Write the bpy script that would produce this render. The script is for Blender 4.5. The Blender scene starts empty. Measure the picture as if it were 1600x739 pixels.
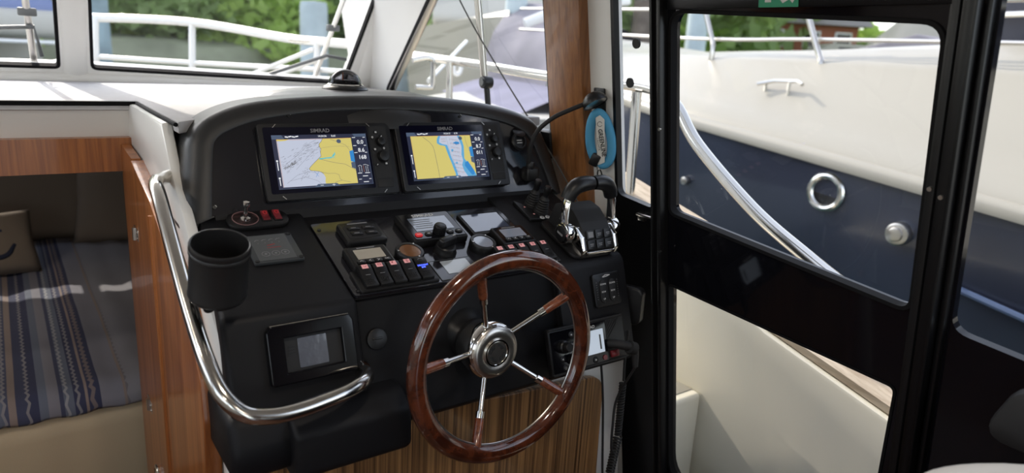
import bpy, bmesh, math, random
from mathutils import Matrix, Vector
from mathutils.noise import noise
random.seed(7)
R = math.radians
D = bpy.data
SC = bpy.context.scene
COL = SC.collection

# ------------------------------------------------------------------ camera
# eye of the photographer is the origin; X = starboard, Y = forward, Z = up
F_PX, YAW, PITCH, ROLL = 1090.18, .6378, .2562, .0595
def cam_axes():
    f = Vector((math.sin(YAW)*math.cos(PITCH), math.cos(YAW)*math.cos(PITCH), -math.sin(PITCH)))
    r = Vector((math.cos(YAW), -math.sin(YAW), 0))
    u = r.cross(f)
    c, s = math.cos(ROLL), math.sin(ROLL)
    return c*r+s*u, -s*r+c*u, f
_r, _u, _f = cam_axes()
cd = D.cameras.new('camera'); cam = D.objects.new('camera', cd); COL.objects.link(cam)
cam.matrix_world = Matrix((( _r.x, _u.x, -_f.x, 0), (_r.y, _u.y, -_f.y, 0), (_r.z, _u.z, -_f.z, 0), (0, 0, 0, 1)))
cd.sensor_width = 36; cd.lens = 36*F_PX/1600
cd.clip_start = .02; cd.clip_end = 400
cd.dof.use_dof = True; cd.dof.focus_distance = 1.35; cd.dof.aperture_fstop = 3.2
SC.camera = cam

# ------------------------------------------------------------------ sky, sun, exposure
SUN_DIR = Vector((.07, -.80, -.60)).normalized()          # way the light travels
w = D.worlds.new('sky'); SC.world = w; w.use_nodes = True
nt = w.node_tree; nt.nodes.clear()
sk = nt.nodes.new('ShaderNodeTexSky'); sk.sky_type = 'NISHITA'; sk.sun_disc = False
sk.sun_elevation = math.asin(-SUN_DIR.z); sk.sun_rotation = math.atan2(-SUN_DIR.x, -SUN_DIR.y)
sk.air_density = 1.0; sk.dust_density = 1.5; sk.ozone_density = 1.0
bg = nt.nodes.new('ShaderNodeBackground'); bg.inputs[1].default_value = .30
wo = nt.nodes.new('ShaderNodeOutputWorld')
hs = nt.nodes.new('ShaderNodeHueSaturation'); hs.inputs['Saturation'].default_value = .45; hs.inputs['Value'].default_value = 1.1
nt.links.new(sk.outputs[0], hs.inputs['Color']); nt.links.new(hs.outputs[0], bg.inputs[0]); nt.links.new(bg.outputs[0], wo.inputs[0])
sl = D.lights.new('sun', 'SUN'); sl.energy = 2.2; sl.angle = R(.6); sl.color = (1, .92, .80)
so = D.objects.new('sun', sl); COL.objects.link(so)
so.rotation_euler = SUN_DIR.to_track_quat('-Z', 'Y').to_euler()
SC.view_settings.view_transform = 'Standard'; SC.view_settings.look = 'None'
SC.view_settings.exposure = .62; SC.view_settings.gamma = 1; SC.view_settings.use_curve_mapping = False

FILL_W = 2.2; BERTH_FILL_W = .6  # power of the added fill lamps in cabin and berth
# ------------------------------------------------------------------ materials
MATS = {}
def mat(name, col, rough=.5, metal=0, spec=.5, coat=0, emit=None, es=0, bump=0, bscale=200, var=0, vscale=3, sheen=0):
    m = D.materials.new(name); m.use_nodes = True; n = m.node_tree; b = n.nodes['Principled BSDF']
    b.inputs['Base Color'].default_value = (*col, 1); b.inputs['Roughness'].default_value = rough
    b.inputs['Metallic'].default_value = metal; b.inputs['Specular IOR Level'].default_value = spec
    b.inputs['Coat Weight'].default_value = coat; b.inputs['Coat Roughness'].default_value = .05
    if sheen: b.inputs['Sheen Weight'].default_value = sheen
    if emit: b.inputs['Emission Color'].default_value = (*emit, 1); b.inputs['Emission Strength'].default_value = es
    tc = None
    if bump or var: tc = n.nodes.new('ShaderNodeTexCoord')
    if bump:
        t = n.nodes.new('ShaderNodeTexNoise'); t.inputs['Scale'].default_value = bscale; t.inputs['Detail'].default_value = 2
        bp = n.nodes.new('ShaderNodeBump'); bp.inputs['Strength'].default_value = bump; bp.inputs['Distance'].default_value = .001
        n.links.new(tc.outputs['Object'], t.inputs['Vector']); n.links.new(t.outputs['Fac'], bp.inputs['Height'])
        n.links.new(bp.outputs['Normal'], b.inputs['Normal'])
    if var:
        t = n.nodes.new('ShaderNodeTexNoise'); t.inputs['Scale'].default_value = vscale; t.inputs['Detail'].default_value = 5
        r = n.nodes.new('ShaderNodeValToRGB')
        r.color_ramp.elements[0].position = .3; r.color_ramp.elements[1].position = .7
        r.color_ramp.elements[0].color = (*[c*(1-var) for c in col], 1); r.color_ramp.elements[1].color = (*[min(1, c*(1+var)) for c in col], 1)
        n.links.new(tc.outputs['Object'], t.inputs['Vector']); n.links.new(t.outputs['Fac'], r.inputs['Fac'])
        n.links.new(r.outputs['Color'], b.inputs['Base Color'])
    MATS[name] = m; return m
def wood(name, dark, light, scale=(60, 60, 2.0), rough=.35, coat=.3, streak=.5):
    m = mat(name, light, rough, coat=coat); n = m.node_tree; b = n.nodes['Principled BSDF']
    tc = n.nodes.new('ShaderNodeTexCoord'); mp = n.nodes.new('ShaderNodeMapping'); mp.inputs['Scale'].default_value = scale
    t = n.nodes.new('ShaderNodeTexNoise'); t.inputs['Scale'].default_value = 1.0; t.inputs['Detail'].default_value = 6; t.inputs['Roughness'].default_value = .65
    t.inputs['Distortion'].default_value = .4
    r = n.nodes.new('ShaderNodeValToRGB')
    r.color_ramp.elements[0].position = .5-streak*.3; r.color_ramp.elements[1].position = .5+streak*.3
    r.color_ramp.elements[0].color = (*dark, 1); r.color_ramp.elements[1].color = (*light, 1)
    n.links.new(tc.outputs['Object'], mp.inputs[0]); n.links.new(mp.outputs[0], t.inputs['Vector'])
    n.links.new(t.outputs['Fac'], r.inputs['Fac']); n.links.new(r.outputs['Color'], b.inputs['Base Color'])
    return m
def glassmat(name, tint=(1, 1, 1), refl=.08):
    m = D.materials.new(name); m.use_nodes = True; n = m.node_tree; n.nodes.clear()
    t = n.nodes.new('ShaderNodeBsdfTransparent'); t.inputs[0].default_value = (*tint, 1)
    g = n.nodes.new('ShaderNodeBsdfGlossy'); g.inputs['Roughness'].default_value = .02
    fr = n.nodes.new('ShaderNodeFresnel'); fr.inputs[0].default_value = 1.4
    x = n.nodes.new('ShaderNodeMixShader'); o = n.nodes.new('ShaderNodeOutputMaterial')
    n.links.new(fr.outputs[0], x.inputs[0]); n.links.new(t.outputs[0], x.inputs[1]); n.links.new(g.outputs[0], x.inputs[2])
    n.links.new(x.outputs[0], o.inputs[0]); MATS[name] = m; return m

BLK = mat('moulded_black', (.008, .008, .0095), .50, bump=.25, bscale=900, spec=.22)
BLKH = mat('hood_black', (.02, .02, .021), .42, bump=.25, bscale=900)
BLKS = mat('satin_black', (.009, .009, .010), .36, spec=.4)
BLKM = mat('matte_black', (.010, .010, .011), .65)
GLOSS = mat('gloss_black', (.004, .004, .006), .07, spec=.4)
PLATE = mat('plate_black', (.012, .012, .016), .13, coat=.3)
SCRBLK = mat('screen_black', (.004, .004, .014), .12)
FRAME = mat('frame_black', (.005, .005, .006), .3, spec=.3)
RIB = mat('track_black', (.008, .008, .009), .35, spec=.35)
CHROME = mat('chrome', (.82, .80, .77), .06, metal=1)
STEEL = mat('polished_steel', (.72, .70, .66), .16, metal=1)
BRUSH = mat('brushed_steel', (.62, .59, .55), .28, metal=1)
WHITE = mat('white_gelcoat', (.80, .79, .76), .3, coat=.2)
DASHW = mat('dash_white', (.52, .515, .525), .7, var=.05, vscale=40)
GASK = mat('gasket', (.006, .006, .007), .75, spec=.15)
CREAM = mat('cream_gelcoat', (.88, .83, .69), .35, coat=.15)
VINYL = mat('cream_vinyl', (.52, .42, .28), .6, bump=.2, bscale=300)
SEATV = mat('pale_vinyl', (.60, .56, .50), .5, bump=.2, bscale=300)
TEAK = wood('teak_pillar', (.17, .062, .018), (.36, .15, .05), (70, 70, 1.5))
CHERRY = wood('cherry_wood', (.23, .065, .015), (.44, .155, .04), (55, 55, 1.2))
CHERRYX = wood('cherry_header', (.20, .06, .015), (.40, .14, .035), (80, 60, 3))
ZEBRA = wood('zebra_wood', (.075, .034, .014), (.40, .21, .085), (110, 20, 1.0), rough=.4, streak=.38)
DWOOD = wood('dark_wood', (.05, .016, .006), (.13, .045, .015), (2, 40, 40))
MAHOG = wood('mahogany', (.035, .009, .005), (.125, .032, .013), (30, 30, 30), rough=.12, coat=1, streak=.5)
FERR = wood('ferrule_wood', (.08, .02, .010), (.24, .07, .03), (60, 60, 60), rough=.15, coat=.9)
TDECK = wood('teak_deck', (.42, .32, .22), (.66, .55, .41), (40, 3, 40), rough=.7, coat=0)
NAVY = mat('navy_hull', (.034, .040, .062), .2, coat=.35, var=.25, vscale=1.2)
NWHITE = mat('boat_white', (.355, .33, .275), .35)
GLASS = glassmat('window_glass')
TAN = mat('tan_cloth', (.21, .165, .125), .9, bump=.5, bscale=250)
NAVYCL = mat('navy_cloth', (.02, .025, .05), .9)
RED = mat('red_button', (.55, .02, .03), .35, emit=(1, .05, .05), es=.15)
DRED = mat('dim_red', (.16, .012, .018), .3)
PINK = mat('pink_icon', (.75, .35, .36), .5, emit=(1, .45, .45), es=.12)
INK = mat('white_ink', (.62, .62, .62), .6)
DINK = mat('grey_ink', (.22, .22, .23), .6)
BINK = mat('black_ink', (.01, .01, .01), .6)
REDINK = mat('red_ink', (.35, .04, .04), .6)
BLUEL = mat('blue_led', (.05, .08, .9), .5, emit=(.06, .1, 1), es=2.2)
GREYP = mat('grey_plate', (.085, .092, .095), .45)
GREYD = mat('grey_frame', (.045, .05, .055), .4)
LCD = mat('lcd_beige', (.42, .38, .31), .12, coat=.6)
LCD_SKY = mat('lcd_sky_reflection', (.30, .34, .42), .10, coat=.8)  # pale blue stands in for sky reflected in the glass
LENS_REFL = mat('lens_reflection', (.20, .09, .04), .06, coat=1)  # brown-orange reflection painted into the lens colour
RADL = mat('radio_lcd', (.4, .45, .52), .2, emit=(.62, .72, .85), es=.3)
BLUEF = mat('blue_foam', (.07, .30, .50), .8, bump=.3, bscale=500)
TAGW = mat('tag_grey', (.62, .61, .57), .6)
SCR_W = mat('chart_water', (.01, .01, .01), .5, emit=(.50, .54, .66), es=.66)
SCR_W2 = mat('chart_shoal', (.01, .01, .01), .5, emit=(.10, .36, .62), es=.66)
SCR_Y = mat('chart_land', (.01, .01, .01), .5, emit=(.62, .53, .15), es=.66)
SCR_N = mat('chart_navy', (.01, .01, .01), .5, emit=(.012, .016, .045), es=.66)
SCR_G = mat('chart_bar', (.01, .01, .01), .5, emit=(.06, .09, .15), es=.66)
SCR_I = mat('chart_ink', (.01, .01, .01), .5, emit=(.8, .82, .85), es=.66)
SCR_L = mat('chart_line', (.01, .01, .01), .5, emit=(.13, .13, .14), es=.66)
SCR_B = mat('chart_blue', (.01, .01, .01), .5, emit=(.02, .22, .55), es=.66)
SCR_C = mat('chart_cyan', (.01, .01, .01), .5, emit=(.05, .5, .6), es=.66)
SCR_O = mat('chart_orange', (.01, .01, .01), .5, emit=(.6, .2, .05), es=.66)
def leafmat(name, col, tr):
    m = mat(name, col, .6, spec=.2, var=.35, vscale=.5); n = m.node_tree; b = n.nodes['Principled BSDF']; o = n.nodes['Material Output']
    t = n.nodes.new('ShaderNodeBsdfTranslucent'); t.inputs[0].default_value = (*tr, 1); x = n.nodes.new('ShaderNodeMixShader'); x.inputs[0].default_value = .5
    n.links.new(b.outputs[0], x.inputs[1]); n.links.new(t.outputs[0], x.inputs[2]); n.links.new(x.outputs[0], o.inputs[0]); return m
LEAF = leafmat('leaves', (.42, .54, .18), (.68, .85, .22))
LEAFD = leafmat('dark_leaves', (.30, .39, .18), (.42, .56, .19))
GRASS = mat('grass', (.19, .29, .07), .9, var=.4, vscale=.5)
BARK = mat('bark', (.14, .11, .09), .9, var=.3, vscale=4)
REED = mat('bank_earth', (.27, .28, .20), .9, var=.3, vscale=.8)
WATER = mat('water', (.03, .06, .06), .08, bump=1, bscale=2)
CANG = mat('grey_canvas', (.20, .19, .22), .85, var=.2, vscale=2)
CANB = mat('blue_canvas', (.22, .27, .48), .85)
CAND = mat('dark_canvas', (.035, .038, .055), .8)
CANP = mat('violet_canvas', (.15, .15, .22), .85, var=.2, vscale=2)
HULLG = mat('pale_hull', (.52, .50, .45), .4)
PILE = mat('pale_piling', (.50, .58, .60), .7, var=.25, vscale=1)
BRICK = mat('brick_red', (.30, .10, .06), .8)
ROOFG = mat('grey_roof', (.30, .27, .27), .8)
RWHITE = mat('white_rail', (.86, .86, .84), .25, coat=.5)
GREEN = mat('sign_green', (.02, .26, .14), .5)
ROPE = mat('rope', (.09, .085, .08), .8)
# duvet: stripes running fore and aft
def duvet_mat():
    m = mat('duvet', (.2, .2, .25), .95, bump=.4, bscale=120); n = m.node_tree; b = n.nodes['Principled BSDF']
    tc = n.nodes.new('ShaderNodeTexCoord'); sp = n.nodes.new('ShaderNodeSeparateXYZ'); n.links.new(tc.outputs['Object'], sp.inputs[0])
    tri = n.nodes.new('ShaderNodeMath'); tri.operation = 'PINGPONG'; tri.inputs[1].default_value = .014; n.links.new(sp.outputs['Y'], tri.inputs[0])
    sc_ = n.nodes.new('ShaderNodeMath'); sc_.operation = 'MULTIPLY'; sc_.inputs[1].default_value = .45; n.links.new(tri.outputs[0], sc_.inputs[0])
    ad = n.nodes.new('ShaderNodeMath'); n.links.new(sp.outputs['X'], ad.inputs[0]); n.links.new(sc_.outputs[0], ad.inputs[1])
    def ramp(stops, src):
        mr = n.nodes.new('ShaderNodeMapRange'); mr.inputs['From Min'].default_value = -.16; mr.inputs['From Max'].default_value = .64
        n.links.new(src, mr.inputs[0]); r = n.nodes.new('ShaderNodeValToRGB'); r.color_ramp.interpolation = 'CONSTANT'
        e = r.color_ramp.elements; e[0].position = 0; e[0].color = (*stops[0][1], 1); e[1].position = (stops[1][0]+.16)/.8; e[1].color = (*stops[1][1], 1)
        for p_, c_ in stops[2:]:
            k = e.new((p_+.16)/.8); k.color = (*c_, 1)
        n.links.new(mr.outputs[0], r.inputs[0]); return r
    N1, N2, G1, G2, B1, L1 = (.045, .05, .10), (.08, .09, .15), (.21, .24, .30), (.36, .35, .38), (.42, .32, .25), (.52, .49, .47)
    plain = ramp([(-.16, G1), (-.10, L1), (-.085, N2), (-.06, B1), (-.045, N1), (.0, G1), (.02, G2), (.045, N2), (.055, G1), (.075, N1), (.10, B1), (.106, N1), (.135, G2), (.19, B1), (.196, (.27, .24, .24)), (.40, N2), (.45, G1), (.52, N1), (.58, G2)], sp.outputs['X'])
    zig = ramp([(-.16, G1), (-.07, L1), (-.064, N2), (-.02, L1), (-.015, N1), (.06, L1), (.066, N1), (.085, L1), (.092, N1), (.118, B1), (.125, N1), (.2, G1)], ad.outputs[0])
    mx = n.nodes.new('ShaderNodeMixRGB'); mx.inputs[0].default_value = .4
    n.links.new(plain.outputs[0], mx.inputs[1]); n.links.new(zig.outputs[0], mx.inputs[2]); n.links.new(mx.outputs[0], b.inputs['Base Color'])
    return m
DUVET = duvet_mat()

# ------------------------------------------------------------------ mesh helpers
I4 = Matrix.Identity(4)
def nb(): return bmesh.new()
def merge(bm, tmp, M=None, mi=0):
    for f in tmp.faces: f.material_index = mi
    if M is not None: tmp.transform(M)
    me = D.meshes.new('t'); tmp.to_mesh(me); tmp.free(); bm.from_mesh(me); D.meshes.remove(me)
def bev(t, b, seg=2, ang=30):
    if b > 0:
        e = [e for e in t.edges if len(e.link_faces) == 2 and e.calc_face_angle(0) > R(ang)]
        bmesh.ops.bevel(t, geom=e, offset=b, segments=seg, profile=.5, affect='EDGES', clamp_overlap=True)
def box(bm, c, s, b=0, seg=2, mi=0, M=None):
    t = nb(); bmesh.ops.create_cube(t, size=1); t.transform(Matrix.Translation(c) @ Matrix.Diagonal((*s, 1))); bev(t, b, seg); merge(bm, t, M, mi)
def cyl(bm, c, r, h, r2=None, axis='Z', seg=32, b=0, mi=0, M=None):
    t = nb(); bmesh.ops.create_cone(t, cap_ends=True, segments=seg, radius1=r, radius2=r if r2 is None else r2, depth=h); bev(t, b, 2, 40)
    A = {'Z': I4, 'X': Matrix.Rotation(R(90), 4, 'Y'), 'Y': Matrix.Rotation(R(-90), 4, 'X')}[axis]
    t.transform(Matrix.Translation(c) @ A); merge(bm, t, M, mi)
def sph(bm, c, s, mi=0, M=None, seg=24):
    t = nb(); bmesh.ops.create_uvsphere(t, u_segments=seg, v_segments=seg//2, radius=1); t.transform(Matrix.Translation(c) @ Matrix.Diagonal((*s, 1))); merge(bm, t, M, mi)
def lathe(bm, prof, seg=48, mi=0, M=None, cap=True):
    t = nb(); loops = []
    for r, z in prof:
        loops.append([t.verts.new((max(r, 1e-5)*math.cos(2*math.pi*k/seg), max(r, 1e-5)*math.sin(2*math.pi*k/seg), z)) for k in range(seg)])
    for a, b_ in zip(loops, loops[1:]):
        for k in range(seg): t.faces.new((a[k], a[(k+1) % seg], b_[(k+1) % seg], b_[k]))
    if cap:
        t.faces.new(loops[0][::-1]); t.faces.new(loops[-1])
    bmesh.ops.recalc_face_normals(t, faces=t.faces); merge(bm, t, M, mi)
def prism(bm, poly, z0, z1, b=0, seg=2, mi=0, M=None, ang=30):
    t = nb(); a = [t.verts.new((x, y, z0)) for x, y in poly]; c = [t.verts.new((x, y, z1)) for x, y in poly]; n = len(poly)
    t.faces.new(a[::-1]); t.faces.new(c)
    for k in range(n): t.faces.new((a[k], a[(k+1) % n], c[(k+1) % n], c[k]))
    bmesh.ops.recalc_face_normals(t, faces=t.faces); bev(t, b, seg, ang); merge(bm, t, M, mi)
def catmull(P, n=8, closed=False):
    P = [Vector(p) for p in P]; out = []; N = len(P)
    rng = range(N if closed else N-1)
    for i in rng:
        p0 = P[(i-1) % N] if closed or i > 0 else P[0]*2-P[1]
        p1, p2 = P[i], P[(i+1) % N]; p3 = P[(i+2) % N] if closed or i+2 < N else P[-1]*2-P[-2]
        for k in range(n):
            t = k/n; out.append(.5*((2*p1)+(p2-p0)*t+(2*p0-5*p1+4*p2-p3)*t*t+(3*p1-p0-3*p2+p3)*t**3))
    if not closed: out.append(P[-1])
    return out
def tube(bm, pts, r, seg=14, closed=False, mi=0, M=None, smooth=0, flat=1, up=None):
    P = catmull(pts, smooth, closed) if smooth else [Vector(p) for p in pts]
    n = len(P); t = nb(); loops = []; rr = r if callable(r) else (lambda s: r)
    prev = None
    for i, p in enumerate(P):
        if closed: T = (P[(i+1) % n]-P[i-1]).normalized()
        else: T = (P[min(i+1, n-1)]-P[max(i-1, 0)]).normalized()
        if prev is None:
            a = Vector(up) if up else (Vector((0, 0, 1)) if abs(T.z) < .9 else Vector((1, 0, 0)))
            u = (a-T*a.dot(T)).normalized()
        else: u = (prev-T*prev.dot(T)).normalized()
        prev = u; v = T.cross(u); q = rr(i/max(1, n-1))
        loops.append([t.verts.new(p+u*q*math.cos(2*math.pi*k/seg)+v*q*flat*math.sin(2*math.pi*k/seg)) for k in range(seg)])
    m = n if closed else n-1
    for i in range(m):
        a, b_ = loops[i], loops[(i+1) % n]
        for k in range(seg): t.faces.new((a[k], a[(k+1) % seg], b_[(k+1) % seg], b_[k]))
    if not closed: t.faces.new(loops[0][::-1]); t.faces.new(loops[-1])
    bmesh.ops.recalc_face_normals(t, faces=t.faces); merge(bm, t, M, mi)
def loft(bm, loops, cap0=False, cap1=False, closed=True, mi=0, M=None):
    t = nb(); L = [[t.verts.new(p) for p in l] for l in loops]; n = len(L[0])
    for a, b_ in zip(L, L[1:]):
        for k in range(n if closed else n-1): t.faces.new((a[k], a[(k+1) % n], b_[(k+1) % n], b_[k]))
    if cap0: t.faces.new(L[0][::-1])
    if cap1: t.faces.new(L[-1])
    bmesh.ops.recalc_face_normals(t, faces=t.faces); merge(bm, t, M, mi)
def flat(bm, pts, z=0, mi=0, M=None):
    t = nb(); t.faces.new([t.verts.new((p[0], p[1], z)) for p in pts]); t.normal_update()
    for f in t.faces:
        if f.normal.z < 0: f.normal_flip()
    bmesh.ops.triangulate(t, faces=t.faces[:]); merge(bm, t, M, mi)
def stroke(bm, pts, wd, z=0, mi=0, M=None):
    for a, b_ in zip(pts, pts[1:]):
        a = Vector(a[:2]); b_ = Vector(b_[:2]); d = b_-a
        if d.length < 1e-6: continue
        d = d.normalized()*wd/2; n_ = Vector((-d.y, d.x))
        flat(bm, [a-d-n_, b_+d-n_, b_+d+n_, a-d+n_], z, mi, M)
_dg = bpy.context.evaluated_depsgraph_get
def curve_mesh(cu):
    o = D.objects.new('tmp', cu); COL.objects.link(o); bpy.context.view_layer.update()
    me = D.meshes.new_from_object(o.evaluated_get(_dg())); D.objects.remove(o); return me
_tc = {}
def text(bm, s, size, M=I4, mi=0, ext=0, align='CENTER', bold=0, sx=1):
    key = (s, align, ext/size, bold)
    if key not in _tc:
        cu = D.curves.new('txt', 'FONT'); cu.body = s; cu.size = 1; cu.align_x = align; cu.align_y = 'CENTER'; cu.extrude = ext/size; cu.resolution_u = 2; cu.offset = bold
        _tc[key] = curve_mesh(cu); D.curves.remove(cu)
    t = nb(); t.from_mesh(_tc[key]); merge(bm, t, M @ Matrix.Diagonal((size*sx, size, size, 1)), mi)
def rrect(x0, y0, x1, y1, r, n=6):
    out = []
    for cx, cy, a0 in ((x1-r, y1-r, 0), (x0+r, y1-r, 90), (x0+r, y0+r, 180), (x1-r, y0+r, 270)):
        for k in range(n+1): a = R(a0+90*k/n); out.append((cx+r*math.cos(a), cy+r*math.sin(a)))
    return out
def rpoly(P, r, n=6):
    out = []; N = len(P); rs = r if isinstance(r, (list, tuple)) else [r]*N
    for i in range(N):
        p = Vector(P[i]); a = (Vector(P[i-1])-p); b_ = (Vector(P[(i+1) % N])-p); q = rs[i]
        if q <= 0: out.append(tuple(p)); continue
        a.normalize(); b_.normalize(); ang = math.acos(max(-1, min(1, a.dot(b_)))); d = q/math.tan(ang/2)
        p0, p1 = p+a*d, p+b_*d
        for k in range(n+1):
            t = k/n; out.append(tuple(p0*(1-t)**2+p*2*t*(1-t)+p1*t*t))
    return out
def inset(P, d):
    # grow (d>0) / shrink (d<0) a polygon about its edges
    A = sum(P[i][0]*P[(i+1) % len(P)][1]-P[(i+1) % len(P)][0]*P[i][1] for i in range(len(P))); s = 1 if A > 0 else -1
    out = []; N = len(P)
    for i in range(N):
        p = Vector(P[i]); a = (p-Vector(P[i-1])); b_ = (Vector(P[(i+1) % N])-p)
        if a.length < 1e-7 or b_.length < 1e-7: out.append(tuple(p)); continue
        a.normalize(); b_.normalize(); n1 = Vector((a.y, -a.x)); n2 = Vector((b_.y, -b_.x)); m = (n1+n2)
        m.normalize(); k = 1/max(.4, m.dot(n1)); out.append(tuple(p+m*d*k*s))
    return out
def plate(bm, outer, holes, z0, z1, mi=0, M=I4, bv=0):
    cu = D.curves.new('pl', 'CURVE'); cu.dimensions = '2D'; cu.fill_mode = 'BOTH'; cu.extrude = (z1-z0)/2; cu.bevel_depth = bv; cu.bevel_resolution = 2
    for poly in [outer]+list(holes):
        sp = cu.splines.new('POLY'); sp.points.add(len(poly)-1)
        for k, p in enumerate(poly): sp.points[k].co = (p[0], p[1], 0, 1)
        sp.use_cyclic_u = True
    me = curve_mesh(cu); D.curves.remove(cu)
    t = nb(); t.from_mesh(me); D.meshes.remove(me); t.transform(Matrix.Translation((0, 0, (z0+z1)/2))); merge(bm, t, M, mi)
def obj(name, bm, mats, parent=None, M=None, ang=35, smooth=True):
    me = D.meshes.new(name); bm.to_mesh(me); bm.free()
    for m in (mats if isinstance(mats, (list, tuple)) else [mats]): me.materials.append(m)
    if smooth:
        me.polygons.foreach_set('use_smooth', [True]*len(me.polygons)); me.set_sharp_from_angle(angle=R(ang))
    o = D.objects.new(name, me); COL.objects.link(o)
    if parent is not None: o.parent = parent
    if M is not None: o.matrix_local = M
    return o
def tag(o, label, cat=None, group=None, kind=None):
    if label: o['label'] = label
    if cat: o['category'] = cat
    if group: o['group'] = group
    if kind: o['kind'] = kind
    return o
def thing(name, label, cat, M=None, group=None, kind=None):
    o = D.objects.new(name, None); COL.objects.link(o); o.empty_display_size = .02
    if M is not None: o.matrix_world = M
    return tag(o, label, cat, group, kind)
def struct(name, bm, mats, label, cat, M=None, ang=35, smooth=True):
    return tag(obj(name, bm, mats, None, M, ang, smooth), label, cat, kind='structure')
def copy_tree(o, M=None, label=None):
    c = o.copy(); COL.objects.link(c)
    if M is not None: c.matrix_world = M
    if label: c['label'] = label
    for ch in o.children:
        k = ch.copy(); COL.objects.link(k); k.parent = c
        for g in ch.children:
            q = g.copy(); COL.objects.link(q); q.parent = k
    return c
T = lambda x, y, z=0: Matrix.Translation((x, y, z))
def frame(o, X, Y):
    X = Vector(X).normalized(); Y = Vector(Y).normalized(); Z = X.cross(Y)
    return Matrix(((X.x, Y.x, Z.x, o[0]), (X.y, Y.y, Z.y, o[1]), (X.z, Y.z, Z.z, o[2]), (0, 0, 0, 1)))
tS, tP, tF = 1.1698, .3477, R(72)
def FS(u, v, n=0):  # screen panel plane
    return frame((0, 1.341, -.159), (1, 0, 0), (0, math.cos(tS), math.sin(tS))) @ T(u, v, n)
def FP(u, v, n=0):  # sloping instrument shelf
    return frame((0, 1.2329, -.3318), (1, 0, 0), (0, math.cos(tP), math.sin(tP))) @ T(u, v, n)
def FF(u, v, n=0):  # console front
    return frame((0, 1.02, -.41), (1, 0, 0), (0, math.cos(tF), math.sin(tF))) @ T(u, v, n)
def FW(y, h, n=0):  # starboard side wall, leaning inboard; local x runs aft
    return frame((1.10, 0, 0), (0, -1, 0), (-.166, 0, 1)) @ T(-y, h, n)
YZ = Matrix(((0, 0, 1, 0), (1, 0, 0, 0), (0, 1, 0, 0), (0, 0, 0, 1)))   # prism drawn in (y,z), extruded along x

# ================================================================== SETTING
FLOOR = -1.45
bm = nb(); box(bm, (.05, -.75, FLOOR-.02), (2.5, 5.3, .04)); struct('floor', bm, DWOOD, 'dark wooden cabin floor', 'floor')
bm = nb(); box(bm, (0, -.6, .47), (2.2, 5.55, .05)); struct('ceiling', bm, WHITE, 'white cabin ceiling', 'ceiling')
# port wall with a big window, unseen side of the cabin
bm = nb()
plate(bm, [(-3.4, -1.45), (2.5, -1.45), (2.5, .45), (-3.4, .45)], [rrect(-2.6, -.35, -1.2, .3, .06), rrect(-.9, -.35, .6, .3, .06), rrect(.8, -.25, 2.1, .3, .06)], -.02, .02, M=Matrix.Translation((-1.15, 0, 0)) @ YZ)
struct('wall_port', bm, WHITE, 'white port side wall of the cabin', 'wall')

bm = nb(); plate(bm, [(-1.15, -1.45), (1.25, -1.45), (1.05, .46), (-1.15, .46)], [rrect(-.5, -1.40, .35, .30, .05)], -.02, .02, M=frame((0, -3.38, 0), (1, 0, 0), (0, 0, 1)))
struct('wall_aft', bm, DWOOD, 'dark wood aft wall of the cabin with the open cockpit door', 'wall')
bm = nb(); plate(bm, [(1.08, -1.45), (3.4, -1.45), (3.4, .46), (1.08, .46)], [], -.02, .0, M=FW(0, 0))
struct('wall_saloon', bm, DWOOD, 'dark wood starboard wall aft of the glazed section', 'wall')
def fill_lamp(name, x, y, z, power, label, r=.045):  # lamp added out of view to brighten the interior
    t = thing(name, label, 'lamp', T(x, y, z), 'added fill lamps out of view')
    bm = nb(); lathe(bm, [(r, 0), (r+.004, -.004), (r+.002, -.008), (r-.008, -.006), (r-.010, -.002)], 32, cap=False); obj('ring', bm, CHROME, t)
    bm = nb(); cyl(bm, (0, 0, -.002), r-.009, .002, seg=28); obj('diffuser', bm, mat('fill_diffuser', (.9, .85, .75), .5, emit=(1, .86, .68), es=3), t)
    l = D.lights.new('fill_lamp', 'AREA'); l.shape = 'DISK'; l.size = 2*r; l.energy = power; l.color = (1, .88, .74)
    o = D.objects.new('fill_bulb', l); COL.objects.link(o); o.parent = t; o.matrix_local = T(0, 0, -.012)
for k, (x, y) in enumerate(((-.65, 1.2), (.35, .35), (-.6, -.6), (.45, -1.2))):
    fill_lamp('ceiling_fill', x, y, .445, FILL_W, ('added ceiling fill lamp nearest the windshield', 'added ceiling fill lamp over the helm', 'added port ceiling fill lamp behind the helm', 'added aft ceiling fill lamp by the cockpit door')[k])
# windshield: planar, raked aft; plane y = 2.46 - .5 (z + .117)
k5 = math.hypot(.5, 1)
FG = frame((0, 2.46, -.117), (1, 0, 0), (0, -.5, 1))     # local y = height * k5, local z towards the cabin... (faces aft)
H = lambda z: (z+.117)*k5
hole_c = rpoly([(-.85, H(-.117)), (.155, H(-.117)), (.155, H(.40)), (-.85, H(.40))], .018)
hole_s = rpoly([(.229, H(-.117)), (1.03, H(-.143)), (1.13, H(.40)), (.229, H(.40))], .022)
bm = nb(); plate(bm, [(-1.15, H(-.19)), (1.16, H(-.19)), (1.16, H(.45)), (-1.15, H(.45))], [hole_c, hole_s], -.035, 0, M=FG, bv=.006)
struct('wall_windshield', bm, WHITE, 'white windshield frame with a mullion between the panes', 'wall')
bm = nb()
for s in (.192,):   # rounded cover of the mullion
    tube(bm, [(s, H(-.16), .000), (s, H(.42), .000)], .034, seg=20, M=FG, flat=.45, up=(1, 0, 0))
tube(bm, [(1.105, H(-.2), -.01), (1.15, H(.45), -.01)], .05, seg=20, M=FG, flat=.5, up=(1, 0, 0))
struct('trim_1', bm, WHITE, 'rounded white mullion and corner pillar covers of the windshield', 'trim')
bm = nb()
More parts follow.
